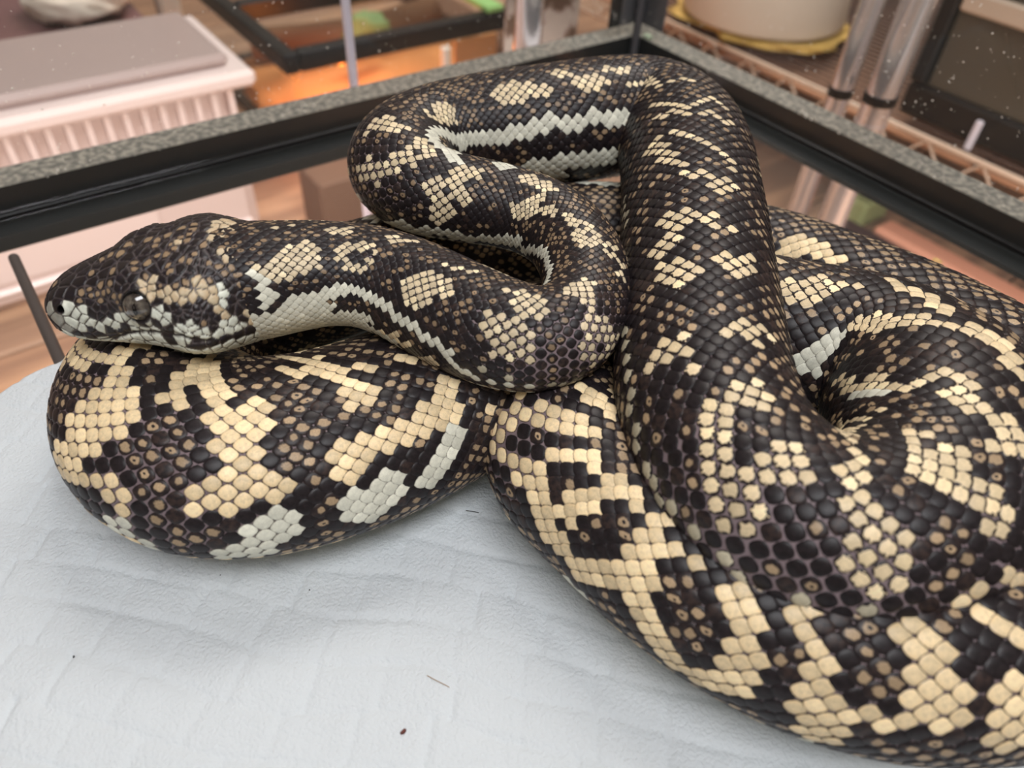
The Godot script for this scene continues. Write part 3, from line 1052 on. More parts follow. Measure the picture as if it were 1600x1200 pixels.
	meta(o, "dull stained steel sheet behind the tank corner", "sheet")
	o = put("brown_carton", bevel_box(Vector3(0.10, 0.06, 0.05), 0.002), mat(rgb(112, 84, 66), 0.8), self, Vector3(-0.115, -0.19, -0.235))
	meta(o, "small brown carton on the shelf beside the cloudy bin", "carton")
	o = put("dark_cable", tube([Vector3(-0.4065, -0.0065, 0.030), Vector3(-0.4062, -0.0066, 0.07), Vector3(-0.4055, -0.0066, 0.16), Vector3(-0.405, -0.0066, 0.30)], 0.0023, 10), mat(rgb(58, 46, 42), 0.7), self)
	meta(o, "dark cable taped under the glass floor by the paper edge", "cable")
	# chrome rack posts
	for p in [[Vector3(0.08, -0.22, 0.1465), 0.0098, "thick chrome rack post with bright streak by the end pane", 0.0], [Vector3(0.08, -0.22, 0.1185), 0.0076, "slimmer chrome rack post next to the thick one by the end pane", -0.006], [Vector3(-0.046, -0.22, -0.064), 0.0105, "chrome rack post before the stained steel sheet", 9.0]]:
		var post := thing("rack_post", p[2], "post", p[0])
		put("tube", tube([Vector3.ZERO, Vector3(0, 0.95, 0)], p[1], 20), M.chrome, post)
		put("foot", tube([Vector3.ZERO, Vector3(0, 0.02, 0)], p[1] * 1.25, 16), M.black_plastic, post)
		if p[3] < 1.0:
			put("collar", tube([Vector3(0, 0.223 + p[3], 0), Vector3(0, 0.2285 + p[3], 0)], p[1] * 1.08, 20), M.black_plastic, post)
			put("collar", tube([Vector3(0, 0.207 + p[3], 0), Vector3(0, 0.210 + p[3], 0)], p[1] * 1.05, 20), M.chrome, post)
	# wire shelf beyond the end pane
	var sh := thing("wire_shelf", "brown wire shelf with zigzag edge beyond the end pane", "shelf", Vector3(0.28, -0.22, 0.0))
	var span := 0.52
	for i in 42:
		put("wire", tube([Vector3(0.008 + i * 0.0115, 0.128, -span), Vector3(0.008 + i * 0.0115, 0.128, span)], 0.0017, 6), M.wire, sh)
	for y in [0.0985, 0.1285]:
		put("edge_wire", tube([Vector3(0.0, y, -span), Vector3(0.0, y, span)], 0.0026, 8), M.wire_pale, sh)
	for z in [-0.45, -0.15, 0.15, 0.45]:
		put("cross_wire", tube([Vector3(0.0, 0.1235, z), Vector3(0.5, 0.1235, z)], 0.0028, 8), M.wire, sh)
	var zig := []
	for i in 41: zig.append(Vector3(0.0, 0.0995 if i % 2 else 0.1275, -span + i * 0.026))
	put("zigzag_wire", tube(zig, 0.0019, 6), M.wire_pale, sh)
	for z in [-span, span]:
		for x in [0.0, 0.5]:
			put("leg", tube([Vector3(x, 0.0, z), Vector3(x, 0.129, z)], 0.006, 10), M.wire, sh)
	put("liner", bevel_box(Vector3(0.48, 0.004, 1.0), 0.001), M.brown_liner, sh, Vector3(0.25, 0.117, 0.0))
	# dark tank on the wire shelf
	var k := thing("dark_tank", "black framed tank with murky glass standing on the wire shelf", "tank", Vector3(0.30, -0.0886, 0.056))
	put("base", bevel_box(Vector3(0.30, 0.028, 0.44), 0.003), M.black_plastic, k, Vector3(0.15, 0.014, 0.22))
	for c in [Vector3(0.006, 0, 0.006), Vector3(0.294, 0, 0.006), Vector3(0.006, 0, 0.434), Vector3(0.294, 0, 0.434)]:
		put("corner_bar", bevel_box(Vector3(0.012, 0.30, 0.014), 0.002), M.black_plastic, k, c + Vector3(0, 0.178, 0))
	put("top_bar", bevel_box(Vector3(0.010, 0.016, 0.41), 0.002), mat(rgb(196, 178, 158), 0.6), k, Vector3(0.006, 0.100, 0.22))
	put("wall_pane", bevel_box(Vector3(0.003, 0.30, 0.41), 0.0005), M.murky, k, Vector3(0.008, 0.178, 0.22))
	put("wall_pane", bevel_box(Vector3(0.27, 0.30, 0.003), 0.0005), M.murky, k, Vector3(0.15, 0.178, 0.006))
	put("rim", bevel_box(Vector3(0.30, 0.016, 0.44), 0.003), M.black_plastic, k, Vector3(0.15, 0.336, 0.22))
	put("soil", lump(Vector3(0.13, 0.03, 0.2), 6), mat(rgb(92, 84, 66), 0.9), k, Vector3(0.15, 0.045, 0.22))
	put("stone", lump(Vector3(0.014, 0.010, 0.016), 7), mat(rgb(232, 196, 120), 0.5), k, Vector3(0.035, 0.062, 0.035))
	put("handle", bevel_box(Vector3(0.004, 0.030, 0.006), 0.001), mat(rgb(220, 216, 226), 0.3), k, Vector3(-0.003, 0.006, 0.075))
	var bowl := thing("cream_bowl", "cream plastic bowl upside down on a yellow cloth", "bowl", Vector3(0.365, -0.0762, -0.165))
	put("shell", lathe([[0.088, 0.0], [0.090, 0.006], [0.084, 0.05], [0.070, 0.09], [0.04, 0.105], [0.0005, 0.107]], 40), mat(rgb(216, 204, 186), 0.5), bowl)
	var rag := put("yellow_cloth", lump(Vector3(0.085, 0.006, 0.10), 23), mat(rgb(216, 178, 96), 0.85), self, Vector3(0.365, -0.0831, -0.165))
	meta(rag, "yellow cloth spread under the cream bowl", "cloth")
	# low things on the wooden shelf beyond the end pane
	o = put("maroon_tray", bevel_box(Vector3(0.062, 0.020, 0.46), 0.004), M.dark_maroon, self, Vector3(0.262, -0.2097, 0.285))
	meta(o, "long dark maroon tray on the wooden shelf", "tray")
	o = put("pink_bar", bevel_box(Vector3(0.030, 0.018, 0.42), 0.004), mat(rgb(232, 166, 136), 0.6), self, Vector3(0.3185, -0.2107, 0.29))
	meta(o, "salmon pink bar behind the maroon tray", "bar")
	o = put("olive_strip", bevel_box(Vector3(0.020, 0.012, 0.30), 0.003), mat(rgb(132, 124, 66), 0.7), self, Vector3(0.212, -0.2137, 0.285))
	meta(o, "olive green strip on the shelf before the maroon tray", "strip")
	o = put("green_block", bevel_box(Vector3(0.05, 0.03, 0.03), 0.003), mat(rgb(150, 160, 108), 0.7), self, Vector3(0.335, -0.2047, 0.048))
	meta(o, "small sage green block at the end of the pink bar", "block")
	o = put("teal_packet", bevel_box(Vector3(0.03, 0.012, 0.06), 0.003), mat(rgb(112, 132, 122), 0.6), self, Vector3(0.205, -0.2137, 0.092))
	meta(o, "dull teal packet on the wooden shelf before the tray", "packet")

# a soft uneven heap
func lump(r: Vector3, seed_: int) -> ArrayMesh:
	var n := FastNoiseLite.new()
	n.seed = seed_; n.frequency = 1.6
	var st := SurfaceTool.new()
	st.begin(Mesh.PRIMITIVE_TRIANGLES)
	st.set_smooth_group(0)
	var A := 14
	var B := 28
	var p := []
	for a in A + 1:
		for b in B:
			var th := PI * a / A
			var ph := TAU * b / B
			var d := Vector3(sin(th) * cos(ph), cos(th), sin(th) * sin(ph))
			var k := 1.0 + 0.35 * n.get_noise_3dv(d * 1.3)
			p.append(Vector3(d.x * r.x * k, maxf(d.y * k, -0.9) * r.y, d.z * r.z * k))
	for a in A:
		for b in B:
			var i := a * B + b
			var j := a * B + (b + 1) % B
			if a > 0:
				for q in [i, i + B, j]: st.add_vertex(p[q])
			if a < A - 1:
				for q in [j, i + B, j + B]: st.add_vertex(p[q])
	st.generate_normals()
	return st.commit()

func make_materials() -> void:
	M.white_metal = mat(rgb(235, 235, 235), 0.4)
	M.black_plastic = mat(rgb(15, 15, 17), 0.4, 0.0, 0.35)
	M.black_gloss = mat(rgb(14, 14, 16), 0.3, 0.0, 0.35)
	M.grey_seal = mat(rgb(76, 76, 80), 0.4)
	M.dust = mat(Color.WHITE, 0.9)
	M.dust.albedo_texture = noise_tex(0.035, rgb(92, 91, 86), rgb(150, 146, 134), 3, 512, 0.25, 0.7, 6)
	M.dust.uv1_triplanar = true
	M.dust.uv1_world_triplanar = true
	M.dust.uv1_scale = Vector3(12, 12, 12)
	M.fleck = mat(rgb(236, 230, 220), 0.9)
	M.chrome = mat(rgb(236, 232, 234), 0.22, 0.75)
	M.paper = mat(rgb(198, 204, 208), 0.85)
	M.paper.heightmap_enabled = true
	M.paper.heightmap_texture = noise_tex(0.09, Color.BLACK, Color.WHITE, 8, 512, 0.2, 0.8, 4)
	M.paper.heightmap_scale = 0.022
	M.paper.uv1_triplanar = true
	M.paper.uv1_world_triplanar = true
	M.paper.uv1_scale = Vector3(14, 14, 14)
	var wood := noise_tex(0.012, rgb(146, 116, 94), rgb(186, 152, 122), 6, 512, 0.3, 0.7, 4)
	M.wood_a = mat(Color.WHITE, 0.6)
	M.wood_a.albedo_texture = wood
	M.wood_a.uv1_triplanar = true
	M.wood_a.uv1_scale = Vector3(0.6, 6, 6)
	M.wood_b = mat(rgb(240, 232, 226), 0.6)
	M.wood_b.albedo_texture = wood
	M.wood_b.uv1_triplanar = true
	M.wood_b.uv1_scale = Vector3(0.5, 5, 5)
	M.bin = mat(rgb(216, 200, 195), 0.2)
	M.bin_rim = mat(rgb(226, 212, 208), 0.18)
	M.bin_lid = mat(rgb(168, 152, 148), 0.3)
	M.maroon = mat(rgb(118, 84, 84), 0.5)
	M.dark_maroon = mat(rgb(66, 46, 46), 0.45)
	M.orange_bark = mat(rgb(220, 150, 84), 0.9)
	M.wire = mat(rgb(74, 52, 42), 0.45)
	M.wire_pale = mat(rgb(204, 180, 158), 0.4)
	M.brown_liner = mat(rgb(182, 136, 104), 0.7)
	M.murky = mat(rgb(84, 78, 66), 0.3)
	M.murky.albedo_color.a = 0.75
	M.murky.transparency = BaseMaterial3D.TRANSPARENCY_ALPHA
	M.dirty_steel = mat(Color.WHITE, 0.4, 0.3)
	M.dirty_steel.albedo_texture = noise_tex(0.012, rgb(96, 78, 66), rgb(176, 170, 164), 14, 256, 0.32, 0.5, 4)
	M.dirty_steel.uv1_triplanar = true
	M.dirty_steel.uv1_scale = Vector3(8, 8, 8)

func _ready() -> void:
	# camera
	var cam := Camera3D.new()
	cam.name = "camera"
	cam.transform = Transform3D(Basis(Vector3(0.80981, 0.04638, 0.58485), Vector3(0.38419, 0.71148, -0.58839), Vector3(-0.44340, 0.70118, 0.55834)).orthonormalized(), Vector3(-0.39538, 0.20000, 0.38417))
	cam.near = 0.01
	cam.far = 50.0
	var lens := CameraAttributesPhysical.new()
	lens.frustum_focal_length = 23.29
	lens.exposure_aperture = 8.0
	lens.frustum_focus_distance = 0.234
	cam.attributes = lens
	add_child(cam)
	cam.fov = 54.5253
	cam.current = true
	# surroundings and exposure
	var env := Environment.new()
	env.background_mode = Environment.BG_COLOR
	env.background_color = Color.BLACK
	env.tonemap_mode = Environment.TONE_MAPPER_LINEAR
	env.tonemap_exposure = 1.0
	env.sdfgi_enabled = true
	env.ssao_enabled = true
	env.ssil_enabled = true
	var we := WorldEnvironment.new()
	we.name = "surroundings"
	we.environment = env
	add_child(we)
	make_materials()
	# the room's ceiling lamps
	lamp_panel("ceiling_lamp", "long white ceiling lamp panel above the tank", Vector3(-0.55, 1.55, 0.85), Vector2(1.2, 0.6), 2.1, Color(0.985, 0.99, 1.0))
	lamp_panel("ceiling_lamp", "long white ceiling lamp panel above the wire shelf", Vector3(0.75, 1.55, -0.5), Vector2(1.2, 0.6), 2.4, Color(1.0, 0.97, 0.94))
	strip_lamp("slim white strip lamp under the long side of the tank frame", Vector3(-0.35, -0.014, -0.036), 0.0, 0.7, 0.11, 0.5)
	strip_lamp("slim white strip lamp under the end side of the tank frame", Vector3(0.037, -0.014, 0.43), -PI / 2, 0.32, 0.14, 0.5)
	shell()
	build_tank()
	build_paper()
	build_beyond()
	build_snake()
	build_crumbs()


# ------------------------------------------------------------------ measured forms
# the spine: x, y, z, radius every 4 mm from neck to tail
const SPINE: Array[float] = [-0.3460,0.0620,0.1975,0.0175, -0.3422,0.0619,0.1988,0.0172, -0.3384,0.0618,0.2000,0.0168, -0.3347,0.0617,0.2013,0.0165, -0.3309,0.0616,0.2027,0.0162, -0.3272,0.0614,0.2043,0.0159, -0.3237,0.0611,0.2062,0.0158, -0.3204,0.0608,0.2083,0.0157, -0.3172,0.0604,0.2108,0.0158, -0.3145,0.0599,0.2136,0.0159, -0.3120,0.0594,0.2167,0.0160, -0.3099,0.0590,0.2201,0.0161, -0.3082,0.0586,0.2237,0.0163, -0.3066,0.0583,0.2274,0.0164, -0.3051,0.0581,0.2311,0.0165, -0.3036,0.0579,0.2348,0.0165, -0.3021,0.0576,0.2385,0.0166, -0.3005,0.0574,0.2421,0.0166, -0.2988,0.0572,0.2457,0.0165, -0.2969,0.0571,0.2493,0.0164, -0.2948,0.0571,0.2527,0.0162, -0.2924,0.0571,0.2558,0.0159, -0.2895,0.0572,0.2586,0.0156, -0.2861,0.0575,0.2606,0.0152, -0.2822,0.0578,0.2616,0.0148, -0.2783,0.0581,0.2615,0.0144, -0.2745,0.0584,0.2603,0.0140, -0.2710,0.0586,0.2585,0.0137, -0.2677,0.0589,0.2561,0.0135, -0.2648,0.0591,0.2534,0.0133, -0.2621,0.0593,0.2505,0.0133, -0.2597,0.0594,0.2473,0.0133, -0.2575,0.0596,0.2440,0.0134, -0.2555,0.0598,0.2405,0.0135, -0.2538,0.0600,0.2369,0.0136, -0.2525,0.0602,0.2331,0.0137, -0.2515,0.0604,0.2292,0.0137, -0.2509,0.0606,0.2253,0.0138, -0.2509,0.0609,0.2213,0.0139, -0.2514,0.0611,0.2173,0.0139, -0.2525,0.0613,0.2135,0.0140, -0.2540,0.0616,0.2098,0.0140, -0.2560,0.0617,0.2063,0.0141, -0.2582,0.0619,0.2030,0.0142, -0.2606,0.0620,0.1999,0.0143, -0.2632,0.0620,0.1968,0.0145, -0.2658,0.0620,0.1937,0.0147, -0.2684,0.0620,0.1907,0.0149, -0.2709,0.0620,0.1876,0.0152, -0.2732,0.0620,0.1843,0.0156, -0.2752,0.0620,0.1808,0.0160, -0.2767,0.0620,0.1772,0.0165, -0.2777,0.0620,0.1733,0.0170, -0.2780,0.0620,0.1693,0.0175, -0.2776,0.0620,0.1653,0.0180, -0.2766,0.0620,0.1615,0.0184, -0.2750,0.0620,0.1579,0.0186, -0.2727,0.0620,0.1546,0.0187, -0.2700,0.0620,0.1516,0.0186, -0.2669,0.0620,0.1491,0.0185, -0.2635,0.0620,0.1471,0.0184, -0.2598,0.0620,0.1455,0.0184, -0.2559,0.0620,0.1446,0.0185, -0.2519,0.0620,0.1443,0.0188, -0.2479,0.0620,0.1447,0.0192, -0.2440,0.0620,0.1455,0.0196, -0.2402,0.0620,0.1466,0.0201, -0.2364,0.0619,0.1480,0.0206, -0.2327,0.0619,0.1494,0.0211, -0.2290,0.0618,0.1509,0.0216, -0.2253,0.0616,0.1525,0.0220, -0.2216,0.0615,0.1541,0.0225, -0.2179,0.0614,0.1556,0.0229, -0.2142,0.0612,0.1571,0.0233, -0.2105,0.0611,0.1584,0.0236, -0.2066,0.0609,0.1596,0.0239, -0.2028,0.0608,0.1606,0.0241, -0.1989,0.0606,0.1614,0.0243, -0.1949,0.0605,0.1622,0.0244, -0.1910,0.0603,0.1629,0.0245, -0.1871,0.0602,0.1636,0.0245, -0.1831,0.0601,0.1644,0.0245, -0.1792,0.0600,0.1653,0.0245, -0.1754,0.0600,0.1663,0.0245, -0.1716,0.0600,0.1676,0.0245, -0.1680,0.0600,0.1694,0.0244, -0.1651,0.0600,0.1720,0.0245, -0.1632,0.0600,0.1755,0.0245, -0.1625,0.0600,0.1794,0.0246, -0.1628,0.0600,0.1834,0.0248, -0.1638,0.0600,0.1873,0.0249, -0.1652,0.0600,0.1910,0.0250, -0.1669,0.0600,0.1946,0.0251, -0.1689,0.0600,0.1981,0.0251, -0.1710,0.0600,0.2015,0.0250, -0.1733,0.0601,0.2048,0.0249, -0.1757,0.0601,0.2080,0.0248, -0.1782,0.0601,0.2111,0.0247, -0.1808,0.0601,0.2141,0.0245, -0.1835,0.0601,0.2171,0.0244, -0.1861,0.0601,0.2201,0.0243, -0.1888,0.0600,0.2231,0.0242, -0.1914,0.0599,0.2261,0.0241, -0.1941,0.0597,0.2291,0.0240, -0.1968,0.0596,0.2320,0.0240, -0.1995,0.0594,0.2350,0.0240, -0.2022,0.0592,0.2379,0.0240, -0.2049,0.0589,0.2409,0.0240, -0.2076,0.0587,0.2438,0.0240, -0.2103,0.0584,0.2467,0.0240, -0.2130,0.0581,0.2497,0.0240, -0.2157,0.0578,0.2526,0.0240, -0.2184,0.0574,0.2555,0.0240, -0.2211,0.0571,0.2585,0.0240, -0.2238,0.0567,0.2614,0.0240, -0.2265,0.0563,0.2643,0.0240, -0.2292,0.0558,0.2672,0.0240, -0.2319,0.0554,0.2702,0.0241, -0.2346,0.0549,0.2731,0.0241, -0.2373,0.0544,0.2760,0.0242, -0.2400,0.0539,0.2789,0.0243, -0.2427,0.0534,0.2818,0.0244, -0.2453,0.0529,0.2848,0.0244, -0.2480,0.0525,0.2877,0.0245, -0.2506,0.0520,0.2907,0.0245, -0.2532,0.0516,0.2937,0.0245, -0.2557,0.0513,0.2968,0.0245, -0.2582,0.0509,0.3000,0.0245, -0.2605,0.0506,0.3032,0.0244, -0.2626,0.0503,0.3066,0.0244, -0.2645,0.0499,0.3101,0.0243, -0.2662,0.0496,0.3137,0.0243, -0.2676,0.0492,0.3174,0.0244, -0.2687,0.0489,0.3212,0.0244, -0.2694,0.0485,0.3252,0.0244, -0.2696,0.0481,0.3291,0.0244, -0.2694,0.0477,0.3331,0.0245, -0.2685,0.0472,0.3370,0.0245, -0.2670,0.0468,0.3406,0.0245, -0.2650,0.0463,0.3440,0.0246, -0.2625,0.0458,0.3471,0.0248, -0.2595,0.0454,0.3498,0.0250, -0.2563,0.0449,0.3520,0.0254, -0.2527,0.0445,0.3538,0.0258, -0.2491,0.0441,0.3553,0.0263, -0.2452,0.0437,0.3564,0.0269, -0.2413,0.0434,0.3573,0.0275, -0.2374,0.0430,0.3578,0.0281, -0.2334,0.0427,0.3580,0.0288, -0.2294,0.0424,0.3578,0.0294, -0.2255,0.0421,0.3571,0.0299, -0.2217,0.0419,0.3561,0.0303, -0.2179,0.0416,0.3546,0.0306, -0.2143,0.0414,0.3529,0.0309, -0.2109,0.0411,0.3510,0.0311, -0.2075,0.0409,0.3489,0.0313, -0.2042,0.0407,0.3466,0.0314, -0.2010,0.0404,0.3441,0.0315, -0.1980,0.0400,0.3415,0.0314, -0.1952,0.0397,0.3388,0.0313, -0.1925,0.0392,0.3358,0.0311, -0.1902,0.0387,0.3326,0.0308, -0.1881,0.0382,0.3292,0.0304, -0.1864,0.0376,0.3256,0.0299, -0.1850,0.0371,0.3219,0.0295, -0.1841,0.0366,0.3181,0.0290, -0.1836,0.0361,0.3141,0.0286, -0.1836,0.0356,0.3102,0.0282, -0.1842,0.0352,0.3062,0.0279, -0.1853,0.0347,0.3024,0.0275, -0.1869,0.0343,0.2988,0.0272, -0.1888,0.0339,0.2953,0.0270, -0.1908,0.0335,0.2918,0.0267, -0.1928,0.0332,0.2884,0.0265, -0.1947,0.0330,0.2849,0.0262, -0.1966,0.0327,0.2813,0.0260, -0.1984,0.0326,0.2778,0.0258, -0.2004,0.0324,0.2743,0.0256, -0.2027,0.0322,0.2710,0.0255, -0.2053,0.0321,0.2680,0.0253, -0.2083,0.0320,0.2654,0.0252, -0.2115,0.0318,0.2631,0.0252, -0.2150,0.0317,0.2612,0.0251, -0.2187,0.0316,0.2595,0.0251, -0.2224,0.0315,0.2580,0.0251, -0.2262,0.0313,0.2567,0.0251, -0.2299,0.0312,0.2554,0.0252, -0.2337,0.0310,0.2541,0.0252, -0.2375,0.0308,0.2528,0.0252, -0.2413,0.0305,0.2515,0.0253, -0.2451,0.0302,0.2503,0.0253, -0.2489,0.0299,0.2491,0.0254, -0.2527,0.0296,0.2479,0.0255, -0.2565,0.0293,0.2467,0.0255, -0.2603,0.0290,0.2456,0.0256, -0.2642,0.0288,0.2445,0.0256, -0.2680,0.0286,0.2434,0.0257, -0.2719,0.0284,0.2425,0.0257, -0.2758,0.0282,0.2416,0.0258, -0.2797,0.0280,0.2408,0.0260, -0.2837,0.0279,0.2402,0.0261, -0.2876,0.0277,0.2397,0.0263, -0.2916,0.0275,0.2393,0.0266, -0.2956,0.0272,0.2390,0.0268, -0.2996,0.0270,0.2388,0.0271, -0.3036,0.0269,0.2385,0.0274, -0.3075,0.0267,0.2383,0.0276, -0.3115,0.0265,0.2382,0.0278, -0.3155,0.0264,0.2380,0.0280, -0.3195,0.0263,0.2379,0.0282, -0.3235,0.0262,0.2378,0.0283, -0.3275,0.0261,0.2376,0.0284, -0.3315,0.0261,0.2373,0.0285, -0.3355,0.0260,0.2369,0.0286, -0.3395,0.0260,0.2364,0.0287, -0.3434,0.0260,0.2357,0.0288, -0.3473,0.0260,0.2349,0.0289, -0.3512,0.0260,0.2339,0.0290, -0.3550,0.0260,0.2328,0.0291, -0.3588,0.0260,0.2314,0.0292, -0.3625,0.0260,0.2299,0.0293, -0.3660,0.0260,0.2280,0.0294, -0.3694,0.0260,0.2259,0.0295, -0.3725,0.0260,0.2234,0.0296, -0.3753,0.0260,0.2206,0.0296, -0.3777,0.0260,0.2174,0.0296, -0.3797,0.0260,0.2139,0.0294, -0.3812,0.0260,0.2102,0.0293, -0.3823,0.0260,0.2064,0.0290, -0.3831,0.0260,0.2025,0.0288, -0.3836,0.0259,0.1985,0.0284, -0.3836,0.0258,0.1945,0.0280, -0.3833,0.0256,0.1905,0.0275, -0.3825,0.0254,0.1866,0.0270, -0.3812,0.0252,0.1828,0.0265, -0.3794,0.0250,0.1793,0.0260, -0.3771,0.0248,0.1760,0.0255, -0.3744,0.0246,0.1731,0.0250, -0.3713,0.0244,0.1705,0.0246, -0.3680,0.0242,0.1683,0.0242, -0.3644,0.0241,0.1665,0.0238, -0.3607,0.0240,0.1651,0.0234, -0.3568,0.0240,0.1641,0.0230, -0.3529,0.0239,0.1633,0.0226, -0.3489,0.0240,0.1629,0.0223, -0.3449,0.0240,0.1626,0.0220, -0.3409,0.0241,0.1625,0.0217, -0.3369,0.0242,0.1625,0.0215, -0.3330,0.0244,0.1626,0.0214, -0.3290,0.0246,0.1628,0.0212, -0.3250,0.0248,0.1631,0.0212, -0.3210,0.0250,0.1635,0.0211, -0.3170,0.0253,0.1639,0.0211, -0.3131,0.0256,0.1644,0.0212, -0.3091,0.0259,0.1649,0.0212, -0.3052,0.0261,0.1654,0.0213, -0.3012,0.0264,0.1660,0.0214, -0.2973,0.0266,0.1666,0.0215, -0.2933,0.0268,0.1672,0.0216, -0.2894,0.0269,0.1680,0.0216, -0.2855,0.0270,0.1687,0.0216, -0.2815,0.0271,0.1695,0.0216, -0.2776,0.0271,0.1703,0.0216, -0.2737,0.0271,0.1712,0.0216, -0.2698,0.0271,0.1720,0.0216, -0.2659,0.0271,0.1730,0.0216, -0.2620,0.0271,0.1739,0.0216, -0.2582,0.0270,0.1749,0.0216, -0.2543,0.0270,0.1759,0.0216, -0.2504,0.0270,0.1770,0.0216, -0.2466,0.0270,0.1781,0.0216, -0.2427,0.0270,0.1791,0.0216, -0.2389,0.0270,0.1803,0.0216, -0.2351,0.0270,0.1814,0.0217, -0.2312,0.0270,0.1826,0.0217, -0.2275,0.0270,0.1839,0.0217, -0.2237,0.0270,0.1853,0.0217, -0.2200,0.0270,0.1868,0.0218, -0.2164,0.0270,0.1885,0.0218, -0.2128,0.0270,0.1903,0.0218, -0.2093,0.0270,0.1923,0.0219, -0.2059,0.0270,0.1944,0.0219, -0.2026,0.0270,0.1966,0.0219, -0.1993,0.0271,0.1989,0.0219, -0.1962,0.0271,0.2014,0.0220, -0.1931,0.0271,0.2039,0.0220, -0.1901,0.0271,0.2065,0.0220, -0.1871,0.0271,0.2093,0.0221, -0.1843,0.0270,0.2121,0.0221, -0.1815,0.0270,0.2150,0.0222, -0.1789,0.0269,0.2179,0.0223, -0.1763,0.0267,0.2210,0.0224, -0.1738,0.0266,0.2241,0.0226, -0.1714,0.0265,0.2273,0.0227, -0.1691,0.0263,0.2306,0.0228, -0.1669,0.0261,0.2339,0.0230, -0.1648,0.0260,0.2373,0.0231, -0.1627,0.0258,0.2408,0.0233, -0.1608,0.0257,0.2443,0.0235, -0.1591,0.0256,0.2479,0.0237, -0.1575,0.0255,0.2515,0.0239, -0.1562,0.0255,0.2553,0.0241, -0.1550,0.0254,0.2591,0.0243, -0.1541,0.0254,0.2630,0.0245, -0.1532,0.0255,0.2669,0.0247, -0.1525,0.0255,0.2709,0.0250, -0.1517,0.0255,0.2748,0.0252, -0.1509,0.0255,0.2787,0.0254, -0.1501,0.0255,0.2826,0.0256, -0.1493,0.0255,0.2866,0.0259, -0.1486,0.0255,0.2905,0.0261, -0.1480,0.0255,0.2944,0.0263, -0.1474,0.0255,0.2984,0.0266, -0.1471,0.0255,0.3024,0.0268, -0.1469,0.0255,0.3064,0.0271, -0.1468,0.0255,0.3104,0.0273, -0.1469,0.0255,0.3144,0.0276, -0.1472,0.0255,0.3184,0.0279, -0.1475,0.0255,0.3224,0.0282, -0.1480,0.0255,0.3263,0.0285, -0.1485,0.0255,0.3303,0.0288, -0.1492,0.0255,0.3342,0.0291, -0.1499,0.0255,0.3382,0.0294, -0.1507,0.0255,0.3421,0.0298, -0.1516,0.0255,0.3460,0.0301, -0.1526,0.0255,0.3499,0.0305, -0.1538,0.0255,0.3537,0.0309, -0.1551,0.0255,0.3575,0.0312, -0.1566,0.0255,0.3612,0.0315, -0.1584,0.0255,0.3648,0.0318, -0.1603,0.0255,0.3682,0.0321, -0.1625,0.0255,0.3716,0.0323, -0.1649,0.0255,0.3748,0.0325, -0.1676,0.0255,0.3777,0.0326, -0.1706,0.0255,0.3804,0.0327, -0.1738,0.0255,0.3828,0.0327, -0.1772,0.0255,0.3849,0.0327, -0.1807,0.0255,0.3867,0.0326, -0.1844,0.0255,0.3882,0.0325, -0.1883,0.0255,0.3894,0.0323, -0.1921,0.0255,0.3904,0.0321, -0.1961,0.0255,0.3911,0.0319, -0.2001,0.0255,0.3915,0.0316, -0.2040,0.0255,0.3917,0.0313, -0.2080,0.0255,0.3917,0.0311, -0.2120,0.0255,0.3915,0.0308, -0.2160,0.0255,0.3911,0.0305, -0.2200,0.0255,0.3905,0.0301, -0.2239,0.0255,0.3898,0.0298, -0.2278,0.0255,0.3889,0.0295, -0.2317,0.0255,0.3878,0.0291, -0.2355,0.0255,0.3866,0.0288, -0.2392,0.0255,0.3852,0.0284, -0.2429,0.0255,0.3837,0.0281, -0.2465,0.0255,0.3820,0.0277, -0.2501,0.0255,0.3801,0.0274, -0.2535,0.0255,0.3781,0.0270, -0.2568,0.0255,0.3759,0.0267, -0.2600,0.0255,0.3734,0.0265, -0.2631,0.0255,0.3708,0.0262, -0.2659,0.0255,0.3681,0.0259, -0.2687,0.0255,0.3651,0.0257, -0.2712,0.0255,0.3621,0.0255, -0.2736,0.0255,0.3588,0.0253, -0.2758,0.0255,0.3555,0.0251, -0.2778,0.0255,0.3520,0.0249, -0.2796,0.0255,0.3485,0.0247, -0.2812,0.0255,0.3448,0.0246, -0.2827,0.0255,0.3411,0.0245, -0.2840,0.0255,0.3373,0.0244, -0.2851,0.0255,0.3335,0.0243, -0.2861,0.0255,0.3296,0.0242, -0.2870,0.0255,0.3257,0.0241, -0.2877,0.0255,0.3218,0.0241, -0.2882,0.0255,0.3178,0.0240, -0.2886,0.0255,0.3138,0.0240, -0.2889,0.0255,0.3098,0.0240, -0.2891,0.0255,0.3058,0.0241, -0.2894,0.0256,0.3018,0.0241, -0.2898,0.0256,0.2979,0.0242, -0.2900,0.0257,0.2939,0.0244, -0.2902,0.0258,0.2899,0.0245, -0.2900,0.0259,0.2859,0.0246, -0.2894,0.0259,0.2819,0.0245, -0.2882,0.0258,0.2781,0.0244, -0.2863,0.0256,0.2746,0.0241, -0.2840,0.0253,0.2714,0.0238, -0.2812,0.0250,0.2686,0.0233, -0.2780,0.0245,0.2662,0.0228, -0.2746,0.0238,0.2642,0.0222, -0.2709,0.0231,0.2628,0.0216, -0.2672,0.0222,0.2618,0.0210, -0.2633,0.0212,0.2613,0.0202, -0.2595,0.0201,0.2613,0.0194, -0.2558,0.0188,0.2619,0.0184, -0.2523,0.0173,0.2633,0.0172, -0.2494,0.0157,0.2654,0.0158, -0.2472,0.0140,0.2683,0.0142, -0.2460,0.0124,0.2717,0.0126, -0.2456,0.0109,0.2754,0.0110, -0.2461,0.0096,0.2791,0.0095, -0.2471,0.0084,0.2828,0.0082, -0.2485,0.0074,0.2864,0.0071, -0.2500,0.0065,0.2900,0.0060]
